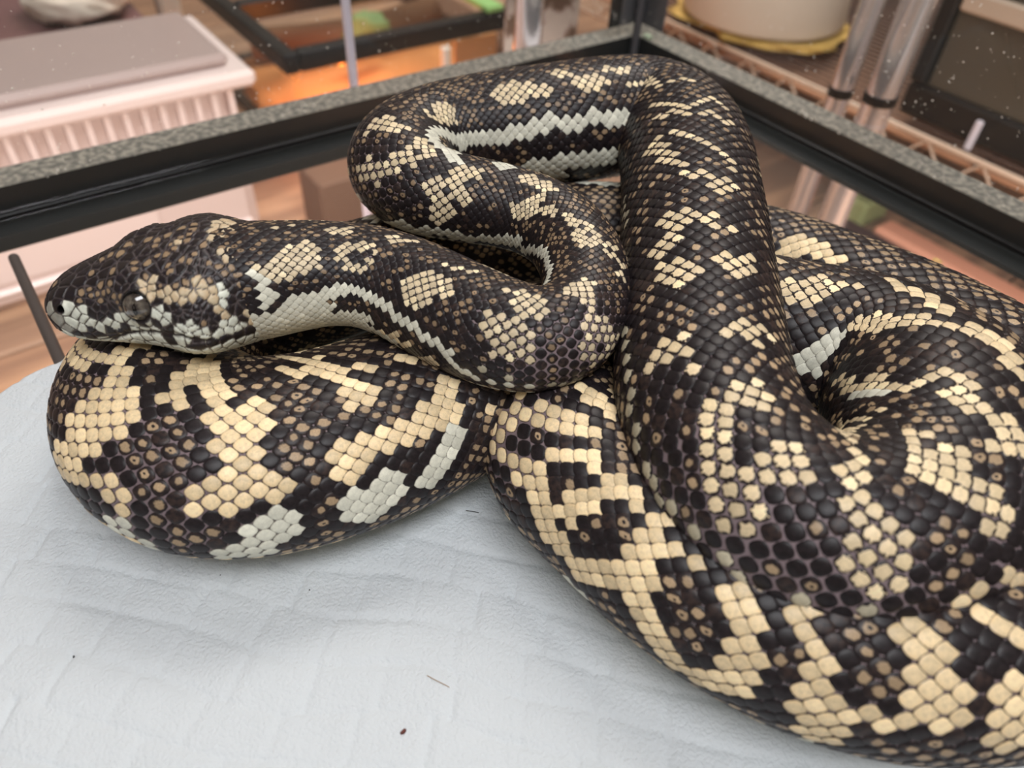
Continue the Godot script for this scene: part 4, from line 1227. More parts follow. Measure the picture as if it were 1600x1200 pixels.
const MARKS: Array = [[0,0.0044,1.5387,-0.60,1.5367,-0.77,1.5370,-0.99,1.5361,-1.19,1.5328,-1.17,1.5293,-1.08,1.5272,-0.89,1.5248,-0.74,1.5231,-0.60,1.5207,-0.46,1.5175,-0.37,1.5140,-0.31],
[0,0.0047,1.5358,-0.63,1.5345,-0.49,1.5318,-0.38,1.5287,-0.29,1.5270,-0.14,1.5236,-0.14,1.5202,-0.12],
[0,0.0055,1.5358,0.11,1.5332,0.21,1.5292,0.28,1.5255,0.26],
[0,0.0056,1.5272,-1.05,1.5241,-0.96,1.5229,-1.11,1.5205,-1.11,1.5176,-1.16,1.5164,-1.31,1.5123,-1.33,1.5079,-1.31,1.5032,-1.34],
[0,0.0045,1.5149,-1.00,1.5105,-0.99,1.5085,-1.14],
[0,0.0053,1.5119,-0.80,1.5085,-0.68,1.5079,-0.56,1.5064,-0.41,1.5038,-0.34,1.5007,-0.35],
[0,0.0074,1.5020,-1.44,1.4984,-1.31,1.4953,-1.16,1.4930,-1.01,1.4911,-0.88],
[0,0.0038,1.4942,-0.96,1.4919,-0.82,1.4901,-0.67],
[0,0.0052,1.4901,-0.67,1.4916,-0.56,1.4928,-0.45,1.4916,-0.38],
[0,0.0037,1.4891,-0.50,1.4865,-0.48],
[0,0.0023,1.4850,-0.49,1.4807,-0.50,1.4768,-0.50],
[0,0.0068,1.4911,-0.88,1.4871,-1.04,1.4854,-1.21,1.4830,-1.37,1.4807,-1.51,1.4769,-1.65,1.4738,-1.60],
[0,0.0089,1.4702,-1.58,1.4660,-1.39,1.4643,-1.24],
[0,0.0054,1.4668,-1.08,1.4670,-0.92,1.4673,-0.78,1.4682,-0.67,1.4695,-0.62,1.4721,-0.57],
[0,0.0037,1.4639,-1.02],
[2,0.0027,1.5266,-1.90,1.5233,-1.94],
[2,0.0044,1.5034,-1.90,1.4997,-1.88],
[2,0.0025,1.4495,-1.92,1.4461,-1.97],
[0,0.0063,1.4587,-0.50,1.4583,-0.59,1.4559,-0.65,1.4537,-0.74,1.4533,-0.85,1.4534,-1.06,1.4520,-1.16,1.4504,-1.28],
[0,0.0060,1.4477,-1.12,1.4455,-1.22,1.4423,-1.16,1.4387,-1.11,1.4364,-0.96],
[0,0.0075,1.4517,-1.27,1.4486,-1.58],
[0,0.0056,1.4410,-0.34,1.4387,-0.36,1.4370,-0.43,1.4366,-0.53,1.4361,-0.66,1.4357,-0.81,1.4364,-0.96,1.4352,-1.04],
[0,0.0060,1.4343,-0.50,1.4336,-0.63,1.4325,-0.75,1.4314,-0.88,1.4323,-1.01],
[0,0.0055,0.5756,1.20],
[0,0.0055,1.4235,-0.17,1.4219,-0.26,1.4191,-0.33,1.4212,-0.38,1.4184,-0.44],
[0,0.0027,0.5721,1.24,0.5750,1.24],
[0,0.0038,0.5815,1.06,0.5850,1.13],
[0,0.0079,1.4208,-0.78,1.4214,-0.93,1.4232,-1.09,1.4215,-1.18,1.4201,-1.00],
[0,0.0048,0.9363,-0.96],
[0,0.0053,0.9395,-0.94,0.9322,-0.55,0.9282,-0.40,0.9268,-0.30,0.9268,-0.18,0.9274,-0.09,0.9277,0.02,0.9272,0.09],
[0,0.0047,0.9378,-0.72,0.9326,-0.46],
[0,0.0054,0.9223,-0.20,0.9190,-0.20,0.9164,-0.28,0.9145,-0.36,0.9145,-0.45],
[0,0.0046,0.9183,-0.57,0.9097,-0.30],
[0,0.0049,0.9164,-0.66,0.9070,-0.41],
[0,0.0045,0.9161,-0.80,0.9090,-0.62,0.9057,-0.50],
[0,0.0043,0.9158,-0.90,0.9108,-0.77],
[0,0.0039,0.9179,-1.12,0.9135,-0.92,0.9080,-0.80],
[0,0.0043,0.9169,-1.27,0.9118,-1.02,0.9103,-0.96],
[0,0.0039,0.9152,-1.36,0.9106,-1.19,0.9083,-1.07],
[0,0.0038,0.9083,-1.22,0.9057,-1.12,0.9032,-1.00],
[0,0.0041,0.9040,-1.17,0.9021,-1.11,0.9009,-1.03],
[0,0.0041,0.9019,-1.24,0.8997,-1.16],
[2,0.0051,0.9030,-1.48,0.8995,-1.39],
[2,0.0047,0.9015,-1.61,0.8986,-1.58],
[2,0.0036,0.8986,-1.75,0.8965,-1.83],
[2,0.0045,0.9186,0.38,0.9142,0.48,0.9096,0.55],
[0,0.0068,0.9061,0.40,0.8993,0.30,0.8957,0.25,0.8945,0.12,0.8926,0.04,0.8905,-0.04,0.8889,-0.14],
[0,0.0058,0.9056,0.11,0.9009,0.04,0.9014,-0.10,0.8978,-0.11],
[0,0.0052,0.9054,0.26,0.9008,0.19],
[0,0.0064,0.8889,-0.23,0.8874,-0.30,0.8848,-0.36,0.8828,-0.45],
[0,0.0045,0.8857,-0.19,0.8823,-0.14,0.8783,-0.18,0.8775,-0.29,0.8794,-0.33],
[0,0.0036,0.8783,-0.07],
[0,0.0041,0.8820,-0.43,0.8793,-0.52],
[0,0.0041,0.8871,-0.50,0.8844,-0.57,0.8818,-0.64],
[0,0.0034,0.8843,-0.73,0.8763,-0.77,0.8741,-0.83],
[0,0.0041,0.8861,-0.82,0.8788,-0.84,0.8740,-0.95],
[0,0.0044,0.8882,-0.92,0.8836,-0.90,0.8788,-1.01],
[0,0.0044,0.8898,-1.02,0.8857,-0.98,0.8830,-1.04],
[0,0.0032,0.8893,-1.12,0.8850,-1.09],
[2,0.0051,0.8872,-1.59,0.8835,-1.50,0.8801,-1.29,0.8767,-1.23,0.8745,-1.18],
[2,0.0074,0.8850,-1.75,0.8819,-1.65,0.8785,-1.50,0.8762,-1.45],
[2,0.0079,0.8629,-1.34,0.8598,-1.25,0.8575,-1.19,0.8541,-1.15],
[2,0.0062,0.8601,-1.49,0.8563,-1.38,0.8534,-1.27],
[2,0.0088,0.8349,-0.99,0.8385,-1.10,0.8414,-1.21,0.8441,-1.30],
[0,0.0028,0.8716,0.69],
[0,0.0028,0.9890,1.81,0.9946,1.89],
[0,0.0028,0.8698,0.55,0.8593,0.41],
[0,0.0040,0.8648,0.35,0.8585,0.21,0.8512,0.06,0.8482,-0.01,0.8467,-0.09],
[0,0.0043,0.8720,0.33,0.8670,0.23,0.8618,0.13,0.8579,0.04,0.8549,-0.04,0.8521,-0.13,0.8494,-0.21],
[0,0.0042,0.8570,-0.16,0.8549,-0.25,0.8528,-0.30],
[0,0.0022,0.8568,-0.32],
[0,0.0030,0.0415,2.12,0.0538,1.64,0.0555,1.80,0.0585,1.73],
[0,0.0043,0.8360,-0.03],
[0,0.0043,0.0619,2.02,0.0655,1.83],
[0,0.0043,0.8294,-0.45,0.8268,-0.51],
[0,0.0042,0.8333,-0.55,0.8310,-0.60],
[0,0.0045,0.8393,-0.57,0.8317,-0.75],
[0,0.0042,0.8423,-0.67,0.8334,-0.87],
[0,0.0038,0.8466,-0.72,0.8430,-0.79],
[0,0.0035,0.8564,-0.62,0.8486,-0.79],
[0,0.0044,0.8614,-0.65,0.8583,-0.68,0.8534,-0.82],
[0,0.0044,0.8637,-0.75,0.8583,-0.84],
[0,0.0041,0.8641,-0.89,0.8616,-0.95,0.8596,-0.99],
[0,0.0028,0.8633,-1.01],
[0,0.0027,0.8198,-0.87],
[1,0.0039,0.3208,0.23,0.3266,0.33],
[1,0.0033,0.3267,0.58,0.3333,0.60,0.3663,0.49,0.3672,0.17,0.3684,-0.03],
[1,0.0036,0.3821,0.67,0.3848,0.44,0.3909,0.22,0.3883,0.05,0.3841,-0.21,0.3862,-0.41],
[1,0.0040,0.3922,0.58,0.3939,0.40,0.3961,0.16],
[1,0.0045,0.3956,-0.05,0.3979,-0.19,0.3979,-0.40],
[1,0.0052,0.4069,0.60,0.4096,0.74,0.4131,0.84,0.4172,0.67,0.4217,0.52],
[1,0.0029,0.4075,0.46,0.4114,0.27,0.4137,0.16],
[1,0.0033,0.4127,0.65,0.4143,0.41],
[1,0.0037,0.4153,0.08,0.4183,-0.02,0.4204,-0.16,0.4216,-0.30,0.4278,-0.30],
[1,0.0032,0.4234,0.65,0.4272,0.53,0.4251,0.39],
[1,0.0035,0.4295,0.33,0.4348,0.30,0.4382,0.20,0.4355,0.08,0.4393,-0.04,0.4355,-0.28],
[1,0.0031,0.4419,0.13,0.4428,-0.13,0.4389,-0.34],
[1,0.0031,0.4540,0.65,0.4551,0.45,0.4545,0.29,0.4566,0.21],
[1,0.0029,0.4568,0.74,0.4577,0.55,0.4588,0.30,0.4590,0.09,0.4576,-0.01],
[1,0.0028,0.4598,0.67,0.4615,0.42],
[1,0.0028,0.4620,0.75,0.4637,0.55,0.4673,0.43],
[1,0.0033,0.4667,0.65,0.4702,0.55,0.4742,0.43,0.4781,0.31,0.4818,0.21],
[1,0.0035,0.4694,0.74,0.4741,0.65,0.4770,0.55,0.4809,0.41,0.4836,0.32],
[1,0.0032,0.4764,0.73,0.4798,0.64,0.4840,0.55,0.4878,0.43],
[1,0.0019,0.4866,0.25],
[1,0.0029,0.4623,-0.02,0.4606,-0.12,0.4586,-0.20],
[1,0.0028,0.4663,-0.13,0.4625,-0.23,0.4608,-0.31],
[1,0.0028,0.4688,-0.24,0.4664,-0.33,0.4642,-0.41],
[1,0.0031,0.4718,-0.15,0.4758,-0.05,0.4797,-0.04,0.4775,-0.14,0.4741,-0.26,0.4719,-0.35,0.4688,-0.45],
[1,0.0027,0.4800,-0.22,0.4777,-0.33,0.4738,-0.45],
[1,0.0029,0.5034,-0.04,0.5006,-0.17,0.5026,-0.25,0.4991,-0.38],
[1,0.0025,0.5065,0.06,0.5060,-0.14,0.5019,-0.44],
[1,0.0031,0.5062,0.50,0.5088,0.40,0.5118,0.32],
[1,0.0031,0.5061,0.72,0.5084,0.63,0.5110,0.52,0.5138,0.43,0.5166,0.37],
[1,0.0031,0.5080,0.82,0.5105,0.75,0.5131,0.65,0.5156,0.55,0.5183,0.47],
[1,0.0031,0.5099,0.94,0.5130,0.87,0.5152,0.79],
[1,0.0031,0.5091,0.19,0.5114,0.09],
[1,0.0031,0.5065,0.06,0.5092,-0.02,0.5118,-0.09],
[1,0.0032,0.5034,-0.04,0.5060,-0.14,0.5083,-0.22],
[1,0.0028,0.5024,-0.26,0.5056,-0.31,0.5088,-0.38],
[1,0.0022,0.5014,-0.48,0.5056,-0.55],
[1,0.0030,0.5231,0.09,0.5252,0.01,0.5273,-0.06,0.5288,-0.13],
[1,0.0023,0.5230,-0.10,0.5253,-0.15],
[1,0.0029,0.5251,0.21,0.5272,0.14,0.5290,0.06,0.5304,-0.03],
[1,0.0029,0.5262,0.32,0.5287,0.26],
[1,0.0019,0.5248,0.36],
[1,0.0048,0.5282,0.40,0.5303,0.50,0.5325,0.57,0.5340,0.67],
[1,0.0031,0.5349,0.66,0.5366,0.59],
[1,0.0034,0.5365,0.75,0.5382,0.68],
[1,0.0031,0.5399,0.62,0.5413,0.56,0.5425,0.48,0.5439,0.38,0.5447,0.30],
[1,0.0028,0.5411,0.38,0.5422,0.28],
[1,0.0029,0.5407,0.16,0.5414,0.07],
[1,0.0025,0.5427,0.15,0.5431,0.09],
[1,0.0031,0.5446,0.29,0.5457,0.17],
[1,0.0031,0.5386,0.87,0.5395,0.77,0.5413,0.70,0.5425,0.62,0.5437,0.56],
[1,0.0031,0.5465,0.39,0.5473,0.27],
[1,0.0034,0.5403,0.99,0.5416,0.90,0.5430,0.81,0.5443,0.71],
[1,0.0037,0.5420,1.09,0.5431,1.02,0.5447,0.91,0.5459,0.83],
[1,0.0037,0.5450,1.12,0.5464,1.04],
[3,0.0036,0.5238,1.34,0.5278,1.45,0.5318,1.48,0.5357,1.45,0.5388,1.42,0.5418,1.39,0.5450,1.46,0.5476,1.48,0.5500,1.51],
[3,0.0024,0.4944,1.19,0.5074,1.21,0.5143,1.23,0.5196,1.31,0.5232,1.36,0.5268,1.42],
[3,0.0027,0.4237,1.41,0.4441,1.31],
[3,0.0016,0.4659,1.16],
[3,0.0016,0.1110,1.11],
[3,0.0023,0.5515,1.48,0.5530,1.46,0.5565,1.39,0.5615,1.29,0.5660,1.24],
[1,0.0023,0.5525,-0.49,0.5557,-0.31,0.5543,-0.16,0.5542,-0.04],
[1,0.0026,0.5577,-0.09],
[1,0.0035,0.5531,0.10,0.5563,0.06],
[1,0.0038,0.5528,0.23,0.5574,0.20],
[1,0.0035,0.5542,0.33,0.5569,0.31,0.5589,0.28],
[1,0.0032,0.5557,0.41,0.5586,0.38],
[1,0.0032,0.5577,0.46,0.5606,0.43],
[1,0.0029,0.5573,0.55,0.5600,0.52,0.5626,0.50],
[1,0.0035,0.5593,0.60,0.5626,0.57],
[1,0.0035,0.5585,0.70,0.5616,0.68,0.5646,0.65],
[1,0.0035,0.5577,0.80,0.5607,0.79,0.5639,0.75],
[1,0.0035,0.5567,0.92,0.5593,0.89,0.5625,0.88,0.5661,0.84],
[1,0.0035,0.5583,1.02,0.5615,0.99,0.5646,0.96],
[1,0.0026,0.5599,1.09,0.5633,1.06],
[1,0.0039,0.5782,-0.35,0.5811,-0.29,0.5823,-0.20,0.5825,-0.11,0.5832,-0.04],
[1,0.0038,0.5750,-0.32,0.5768,-0.23,0.5777,-0.14,0.5794,-0.06,0.5802,0.01,0.5821,0.05],
[1,0.0038,0.5733,-0.20,0.5737,-0.08,0.5747,0.01,0.5767,0.06,0.5785,0.13],
[1,0.0037,0.5704,-0.06,0.5715,0.04,0.5729,0.12,0.5751,0.19,0.5778,0.23,0.5811,0.28],
[1,0.0038,0.5720,0.21,0.5743,0.28,0.5775,0.33,0.5812,0.38,0.5841,0.43],
[1,0.0038,0.5769,0.41,0.5799,0.49,0.5830,0.55,0.5853,0.62],
[1,0.0035,0.5791,0.58,0.5815,0.67,0.5832,0.70],
[1,0.0028,0.5858,0.52],
[1,0.0048,0.5972,0.04,0.6007,0.13,0.6009,0.20],
[1,0.0048,0.5941,0.11,0.5976,0.16],
[1,0.0033,0.5963,0.24],
[0,0.0055,1.1990,0.70,1.2033,0.53,1.2057,0.40],
[0,0.0049,0.7065,0.22],
[0,0.0049,1.2064,0.68,1.2124,0.44,1.2190,0.46,1.2249,0.39],
[0,0.0036,1.2091,0.55,1.2173,0.34],
[0,0.0032,1.2039,0.37,1.2116,0.35],
[0,0.0051,0.6722,0.19,0.6653,0.04,0.6590,0.01,0.6532,-0.04,0.6478,-0.09],
[0,0.0062,0.6366,0.06,0.6311,0.11,0.6266,0.17,0.6223,0.20],
[1,0.0044,0.7026,-0.19,0.6993,-0.36,0.6974,-0.44,0.6933,-0.45],
[1,0.0044,0.6956,-0.25,0.6904,-0.28,0.6887,-0.36],
[1,0.0041,0.6950,-0.10,0.6916,-0.06,0.6865,-0.13,0.6824,-0.11,0.6791,-0.06],
[2,0.0052,0.6883,-1.04,0.6846,-0.87,0.6798,-0.81,0.6751,-0.72],
[1,0.0051,0.6751,-0.72,0.6720,-0.64,0.6594,-0.62,0.6534,-0.60,0.6478,-0.53,0.6448,-0.45,0.6422,-0.36],
[1,0.0039,0.6642,-0.53,0.6538,-0.44,0.6513,-0.34,0.6486,-0.26],
[1,0.0029,0.6361,-0.42],
[1,0.0042,0.6391,-0.27,0.6384,-0.17,0.6332,-0.11],
[2,0.0052,0.6906,-1.07,0.6863,-0.99,0.6813,-0.96],
[2,0.0048,0.6904,-1.18,0.6844,-1.09],
[2,0.0035,0.6882,-1.29,0.6839,-1.20],
[1,0.0043,0.6386,-1.31,0.6230,-1.16,0.6205,-1.01,0.6183,-0.91,0.6105,-0.77,0.6098,-0.68,0.6106,-0.58,0.6116,-0.49,0.6144,-0.38,0.6123,-0.30,0.6093,-0.22],
[2,0.0027,0.6153,-1.12,0.6115,-0.98,0.6094,-0.85],
[1,0.0042,0.6057,-0.46,0.6080,-0.35,0.6059,-0.20,0.6024,-0.13],
[1,0.0041,0.6031,-0.30,0.6035,-0.14],
[1,0.0041,0.6002,-0.18,0.6023,0.00],
[1,0.0045,0.5972,0.04,0.6032,0.11],
[1,0.0034,0.5971,-1.33,0.5851,-0.99,0.5911,-0.82],
[2,0.0027,0.0005,0.80],
[2,0.0027,0.9873,-0.01,0.9885,-0.46],
[2,0.0045,0.0008,0.84,0.0013,0.99,0.0017,1.11,0.0019,1.24],
[1,0.0049,0.0019,0.80,0.0049,0.72,0.0075,0.60,0.0108,0.51,0.0131,0.44,0.0164,0.45],
[1,0.0049,0.0042,0.86,0.0069,0.84,0.0099,0.75,0.0133,0.72,0.0160,0.71],
[1,0.0034,0.0255,0.45,0.0295,0.33,0.0344,0.28],
[1,0.0023,0.0248,0.60,0.0272,0.62],
[1,0.0030,0.0272,0.71,0.0298,0.78,0.0339,0.75,0.0356,0.61,0.0360,0.45],
[1,0.0019,0.0309,0.50],
[1,0.0027,0.0208,-0.02,0.0238,0.04,0.0268,-0.08],
[1,0.0016,0.0047,-0.04,0.0088,-0.11,0.0130,-0.15],
[1,0.0035,0.0373,-0.08,0.0407,-0.12,0.0452,-0.25],
[2,0.0047,0.9698,0.98],
[2,0.0047,0.0006,1.58,0.0039,1.67,0.0061,1.53,0.0090,1.36,0.0138,1.36,0.0192,1.29],
[2,0.0032,0.0192,1.29,0.0247,1.19,0.0309,1.14,0.0383,1.12,0.0471,1.16,0.0530,1.21,0.0585,1.24,0.0625,1.29,0.0675,1.36,0.0714,1.47],
[2,0.0031,0.0108,1.59,0.0220,1.55],
[2,0.0040,0.9682,1.05],
[2,0.0040,0.0006,1.86,0.0082,1.75,0.0216,1.81,0.0415,1.61],
[1,0.0040,0.0528,0.61,0.0568,0.39,0.0615,0.30],
[1,0.0040,0.0537,0.78,0.0589,0.57,0.0643,0.44],
[1,0.0033,0.0565,0.87,0.0595,0.81,0.0615,0.74],
[1,0.0022,0.0586,-0.02,0.0629,-0.04,0.0669,-0.14],
[1,0.0035,0.0784,0.57,0.0809,0.61,0.0833,0.57,0.0861,0.60],
[1,0.0035,0.0780,0.75,0.0805,0.84,0.0831,0.70,0.0862,0.75],
[1,0.0035,0.0822,0.96,0.0845,0.92,0.0863,0.95],
[1,0.0031,0.0824,1.14,0.0857,1.18,0.0874,1.14],
[1,0.0029,0.0793,-0.01,0.0846,-0.03,0.0897,0.08],
[1,0.0028,0.0831,0.16,0.0864,0.23,0.0902,0.33],
[1,0.0021,0.0846,0.30,0.0889,0.48],
[1,0.0033,0.0996,-0.10,0.1041,-0.04,0.1071,0.13],
[1,0.0033,0.1007,0.12,0.1039,0.28],
[1,0.0033,0.1000,0.35,0.1024,0.43],
[1,0.0029,0.0985,0.59,0.1001,0.55],
[1,0.0032,0.0975,0.75,0.1010,0.89],
[1,0.0032,0.0974,0.90,0.1017,1.11],
[1,0.0033,0.0971,1.09,0.1022,1.33],
[1,0.0029,0.0967,1.33,0.1010,1.55],
[1,0.0022,0.0974,1.61],
[2,0.0025,0.0714,1.53,0.0754,1.71,0.0798,1.85,0.0840,1.84,0.0880,1.82],
[3,0.0021,0.0802,1.48,0.0833,1.61,0.0866,1.67],
[3,0.0022,0.0905,1.90,0.0949,2.02],
[3,0.0022,1.5492,0.31],
[1,0.0034,0.1657,-0.93,0.1600,-0.75,0.1566,-0.52,0.1553,-0.38],
[1,0.0034,0.1637,-1.03,0.1573,-0.89,0.1526,-0.68,0.1491,-0.55,0.1453,-0.46],
[1,0.0028,0.1566,-0.25,0.1596,-0.18,0.1651,-0.21,0.1677,-0.05],
[1,0.0031,0.1650,0.02,0.1622,-0.03,0.1582,0.04,0.1557,-0.08],
[1,0.0021,0.1577,-0.98],
[1,0.0033,0.1416,-0.31,0.1365,-0.25,0.1355,0.01,0.1316,0.06,0.1286,0.18],
[1,0.0028,0.1321,-0.32,0.1277,-0.27,0.1240,-0.18],
[1,0.0028,0.1300,-0.19,0.1265,-0.04,0.1241,0.11],
[1,0.0028,0.1256,0.18,0.1265,0.37,0.1261,0.61],
[1,0.0026,0.1225,0.28,0.1221,0.47,0.1209,0.64,0.1205,0.81],
[1,0.0023,0.1171,0.65,0.1156,0.82],
[2,0.0049,0.1890,-1.95,0.1847,-2.12,0.1784,-1.99,0.1719,-1.92,0.1644,-1.80,0.1560,-1.60],
[2,0.0033,0.1543,-1.93,0.1429,-1.50,0.1318,-1.17,0.1239,-1.11,0.1157,-1.06,0.1058,-0.93],
[1,0.0044,0.2219,-0.55,0.2233,-0.32,0.2216,-0.13],
[1,0.0048,0.2194,-0.31,0.2170,-0.14,0.2159,0.01],
[1,0.0045,0.2350,0.47,0.2359,0.64,0.2453,0.82,0.2519,0.84],
[1,0.0066,0.2443,0.57,0.2527,0.66],
[1,0.0046,0.2062,-0.50,0.2057,-0.32,0.2054,-0.06,0.2016,-0.02,0.1992,-0.01],
[1,0.0041,0.2034,-0.52,0.2014,-0.37,0.1999,-0.15],
[1,0.0033,0.2079,0.04,0.2058,0.17],
[1,0.0037,0.2132,-0.94,0.2099,-0.82,0.2073,-0.67,0.2050,-0.61],
[1,0.0032,0.2140,-1.16,0.2109,-0.97,0.2080,-0.84,0.2053,-0.68],
[1,0.0037,0.2124,-1.23,0.2098,-1.12,0.2079,-0.96],
[1,0.0028,0.2090,-1.22],
[1,0.0031,0.1929,-0.70,0.1893,-0.61,0.1852,-0.58],
[1,0.0066,0.1942,-0.84,0.1927,-1.00,0.1908,-1.13,0.1899,-1.30,0.1914,-1.50],
[1,0.0035,0.1878,-0.79,0.1855,-0.90,0.1839,-1.02],
[1,0.0044,0.1901,-0.43,0.1865,-0.33,0.1819,-0.32],
[1,0.0031,0.1839,-0.43],
[2,0.0044,0.2159,-1.89],
[2,0.0044,1.0340,-0.57,1.0357,-0.19],
[2,0.0044,0.2068,-2.20,0.2008,-1.97],
[2,0.0054,0.2008,-1.97,0.1982,-2.09,0.1928,-1.92,0.1878,-1.93],
[2,0.0056,0.1907,-0.02,0.1946,0.29,0.2480,1.28,0.2588,1.26,0.2682,1.26,0.2762,1.21,0.2835,1.15,0.2881,1.09,0.2924,1.02,0.2981,1.06,0.3061,1.02,0.3128,1.05,0.3206,1.05],
[2,0.0077,0.1750,0.21],
[2,0.0077,0.2853,1.80,0.2964,1.72,0.3039,1.67,0.3138,1.72],
[2,0.0092,0.2965,2.05],
[2,0.0092,1.1207,-0.45,1.1290,-0.32],
[1,0.0057,0.2743,0.50,0.2775,0.55,0.2828,0.55,0.2877,0.49,0.2918,0.49],
[1,0.0042,0.2756,0.40,0.2828,0.30,0.2881,0.45],
[1,0.0043,0.2985,0.16,0.3025,0.16,0.3041,0.30,0.3060,0.47,0.3090,0.54,0.3158,0.43],
[1,0.0038,0.3089,0.36,0.3128,0.39],
[1,0.0044,0.3197,0.23,0.3288,0.31],
[4,0.0027,0.2990,1.94],
[4,0.0027,0.3055,1.95],
[2,0.0110,-0.011,1.80,0.012,1.76],
[2,0.0090,-0.011,2.15,0.05,2.05],
[2,0.0100,-0.011,-1.80,0.06,-1.80]]
const SEEN: Array[float] = [-0.37,2.18,-0.46,2.10,-0.55,1.99,-0.50,2.03,-0.35,2.07,-1.05,1.61,-1.62,1.01,-2.02,0.65,-2.24,0.38,-2.27,0.33,-2.12,0.70,-1.29,1.23,-0.42,1.46,-0.26,1.65,-0.22,2.00,-0.22,2.29,-0.29,2.31,-0.44,0.63,-0.70,1.34,-0.90,1.63,-0.96,1.51,-0.98,1.48,-0.99,1.35,-0.99,1.12,-0.97,1.36,-0.85,1.55,-0.61,1.53,-0.43,1.51,-0.67,1.34,-1.12,1.16,-1.41,0.19,-1.56,0.34,-1.58,0.46,-1.55,0.44,-1.57,0.41,-0.49,0.49,0.00,0.00,0.00,0.00,0.00,0.00,0.00,0.00,-0.99,-0.68,-1.80,0.40,-1.82,0.63,-1.84,0.58,-1.80,0.52,-1.58,0.70,-1.23,0.75,-0.78,1.02,-0.60,1.46,-0.58,1.95,1.45,2.19,-0.60,0.16,0.21,0.86,0.73,1.42,1.05,1.70,-0.49,0.30,-0.45,0.88,0.00,0.00,0.00,0.00,-0.41,0.67,-0.41,0.69,-0.43,0.53,-0.45,0.31,-0.44,0.22,-0.16,0.25,0.00,0.00,0.00,0.00,0.00,0.00,0.00,0.00,0.00,0.00,-1.71,-0.04,-1.72,-0.16,-1.83,-0.34,-1.87,-0.44,-1.85,-0.28,-1.82,0.06,-1.73,0.38,-0.83,0.53,0.00,0.00,0.00,0.00,0.00,0.00]
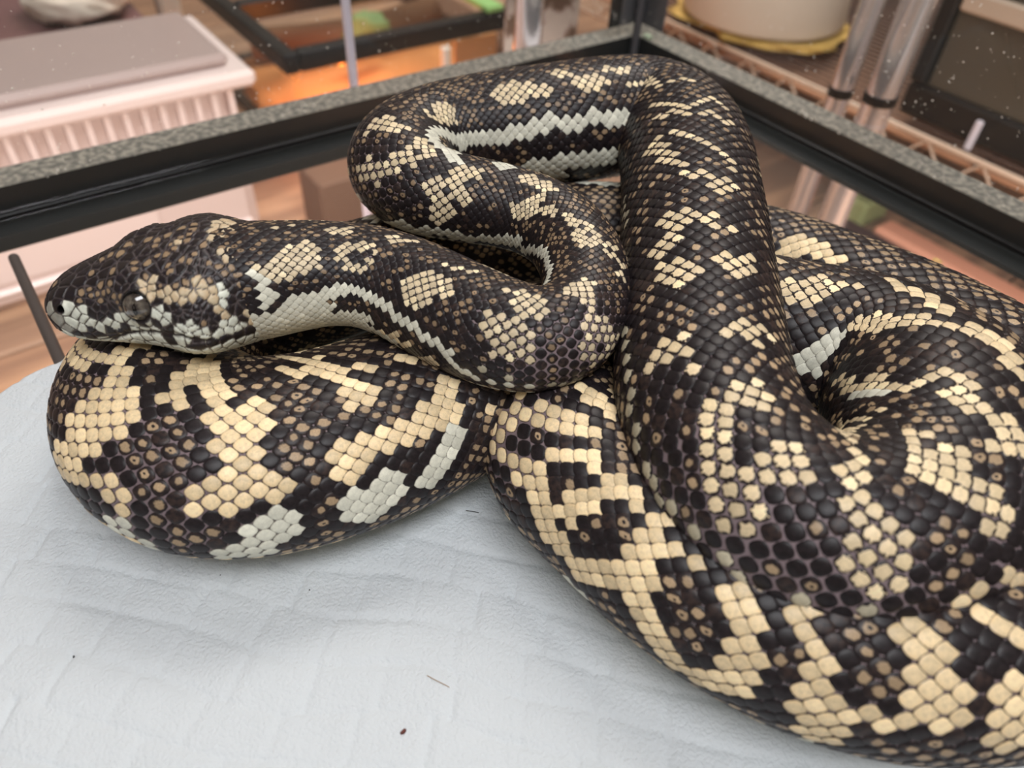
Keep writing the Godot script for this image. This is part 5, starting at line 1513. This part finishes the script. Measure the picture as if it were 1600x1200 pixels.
const HEAD_SCALES: Array[float] = [1,0.067,-0.01,0,0.072,0.37,0,0.150,0.11,0,0.189,0.63,4,0.081,1.40,3,0.169,1.01,4,0.060,0.89,0,0.035,-0.05,0,0.238,0.28,0,0.252,0.09,0,0.300,0.51,1,0.244,0.71,1,0.234,0.86,1,0.292,0.61,1,0.349,0.65,1,0.294,0.81,1,0.330,0.80,1,0.361,0.80,1,0.339,0.95,1,0.405,0.68,1,0.394,0.78,1,0.419,0.93,1,0.428,1.02,1,0.435,1.14,0,0.306,0.06,1,0.329,-0.01,1,0.368,-0.02,1,0.289,0.17,0,0.369,0.33,1,0.417,0.37,0,0.452,0.32,1,0.430,0.01,0,0.382,-0.23,1,0.457,-0.12,1,0.526,0.32,1,0.522,0.45,0,0.478,0.10,0,0.554,0.25,0,0.569,0.12,0,0.470,0.65,0,0.516,0.58,0,0.452,0.76,0,0.482,0.79,1,0.489,0.86,1,0.458,0.92,0,0.534,0.80,0,0.500,0.52,0,0.285,0.95,0,0.308,1.10,0,0.342,1.16,0,0.388,1.17,0,0.278,1.20,0,0.324,1.29,0,0.409,1.11,0,0.363,1.29,3,0.239,1.11,3,0.224,1.36,3,0.200,1.23,3,0.162,1.51,3,0.247,1.48,3,0.194,1.58,4,0.121,1.65,0,0.143,1.81,0,0.236,1.60,0,0.207,1.83,3,0.281,1.57,0,0.253,1.73,3,0.343,1.41,3,0.397,1.32,3,0.370,1.50,0,0.329,1.61,0,0.383,1.58,3,0.439,1.30,0,0.414,1.54,3,0.466,1.43,3,0.455,1.55,0,0.514,1.40,3,0.547,1.35,3,0.511,1.52,3,0.606,1.20,0,0.583,1.37,3,0.569,1.48,3,0.635,1.30,3,0.659,1.18,0,0.648,1.38,0,0.695,1.18,3,0.632,1.06,3,0.709,1.33,3,0.690,1.39,3,0.765,1.34,3,0.774,1.41,3,0.812,1.41,0,0.838,1.40,3,0.756,1.25,3,0.855,1.50,3,0.896,1.52,3,0.885,1.38,3,0.917,1.43,3,0.937,1.56,3,0.952,1.54,3,0.262,1.96,0,0.336,1.78,3,0.385,1.73,3,0.443,1.63,3,0.493,1.58,3,0.558,1.55,0,0.616,1.51,3,0.681,1.47,3,0.734,1.48,0,0.757,1.52,3,0.792,1.50,3,0.354,1.91,3,0.100,1.91,3,0.143,2.03,2,0.563,0.71,1,0.583,0.61,2,0.605,0.64,2,0.563,0.83,2,0.602,0.78,2,0.599,0.87,1,0.648,0.72,2,0.644,0.86,2,0.676,0.94,2,0.678,0.80,2,0.710,0.88,1,0.718,0.73,2,0.744,0.95,2,0.748,0.83,2,0.789,0.93,1,0.765,0.71,2,0.803,0.69,2,0.835,0.77,2,0.833,0.90,1,0.863,0.75,2,0.873,0.87,3,0.901,0.87,2,0.867,1.01,3,0.911,0.98,3,0.904,1.10,2,0.876,1.16,2,0.895,1.29,0,0.630,0.98,0,0.661,1.05,0,0.701,1.03,0,0.707,1.11,0,0.759,1.02,0,0.760,1.10,0,0.795,1.07,0,0.811,0.99,0,0.825,1.06,0,0.841,1.11,0,0.796,1.15,0,0.824,1.20,0,0.846,1.21,0,0.845,1.32,1,0.811,1.28,0,0.866,1.28,0,0.785,1.23,0,0.751,1.16,0,0.720,1.20,0,0.619,0.47,0,0.654,0.41,1,0.684,0.44,1,0.693,0.52,0,0.706,0.65,0,0.655,0.68,0,0.745,0.50,1,0.745,0.39,1,0.782,0.42,1,0.802,0.34,0,0.715,0.33,1,0.670,0.26,1,0.626,0.25,1,0.586,0.34,0,0.615,0.17,1,0.602,0.07,1,0.608,-0.01,0,0.655,0.10,1,0.681,0.11,1,0.704,0.19,2,0.711,0.09,1,0.727,0.03,1,0.760,0.10,1,0.760,0.01,0,0.797,0.16,1,0.774,-0.07,0,0.817,0.04,1,0.837,0.22,0,0.871,0.33,0,0.840,0.36,0,0.816,0.45,0,0.834,0.47,0,0.793,0.56,0,0.786,0.62,0,0.829,0.56,1,0.859,0.50,0,0.865,0.63,1,0.903,0.59,0,0.893,0.74,1,0.924,0.70,0,0.932,0.86,0,0.952,0.82,1,0.965,0.79,1,0.978,0.93,0,0.951,0.97,0,0.977,1.08,1,0.866,-2.58,0,0.981,1.21,1,0.888,-2.75,2,0.905,-2.87,2,0.986,1.42,2,0.914,-3.02,2,0.995,1.56,0,0.952,1.27,0,0.932,1.10,0,0.931,1.23,0,0.963,1.48,2,0.908,0.35,2,0.935,0.47,2,0.965,0.51,2,0.953,0.38,2,0.984,0.43,2,0.994,0.64,2,0.875,-1.96,2,0.885,-2.08,2,0.914,-2.19,3,0.939,-2.15,3,0.929,-2.28,3,0.930,-2.42,3,0.935,-2.56,2,0.872,-0.27,2,0.894,-0.35,2,0.873,-0.14,2,0.907,-0.15,2,0.865,-0.05,1,0.886,-0.01,2,0.914,-0.01,2,0.938,-0.04,2,0.934,-0.27,2,0.878,0.09,2,0.910,0.08,1,0.938,-1.33,1,0.904,-1.61,1,0.939,-1.60,1,0.983,-1.37,1,0.960,-1.64]
const HEAD_MOUTH: Array[float] = [0.073,1.85,0.091,2.15,0.143,2.24,0.232,2.09,0.330,1.85,0.408,1.63,0.491,1.56,0.555,1.53,0.619,1.49,0.696,1.46,0.757,1.52,0.811,1.56]
const HEAD_EYE := Vector2(0.517,1.108)
const HEAD_NOSTRIL := Vector2(0.128,1.048)
const HEAD_FORM: Array[float] = [0,1,1,1,0.012,5.4,4.2,4.6,0.05,8.8,6.6,7,0.12,10.8,8.8,8.6,0.22,12.6,11,9.4,0.33,14.4,13.2,9.8,0.4,16,15,10,0.47,17.2,15.6,10.2,0.56,19.8,17,10.8,0.7,25,18.6,11.6,0.8,25.6,19,12.6,0.91,22,18.2,14.8,1,17.9,17.5,16.4]
const HEAD_TIP := Vector3(-0.39910,0.05750,0.17070)
const SPINE_STEP := 0.004
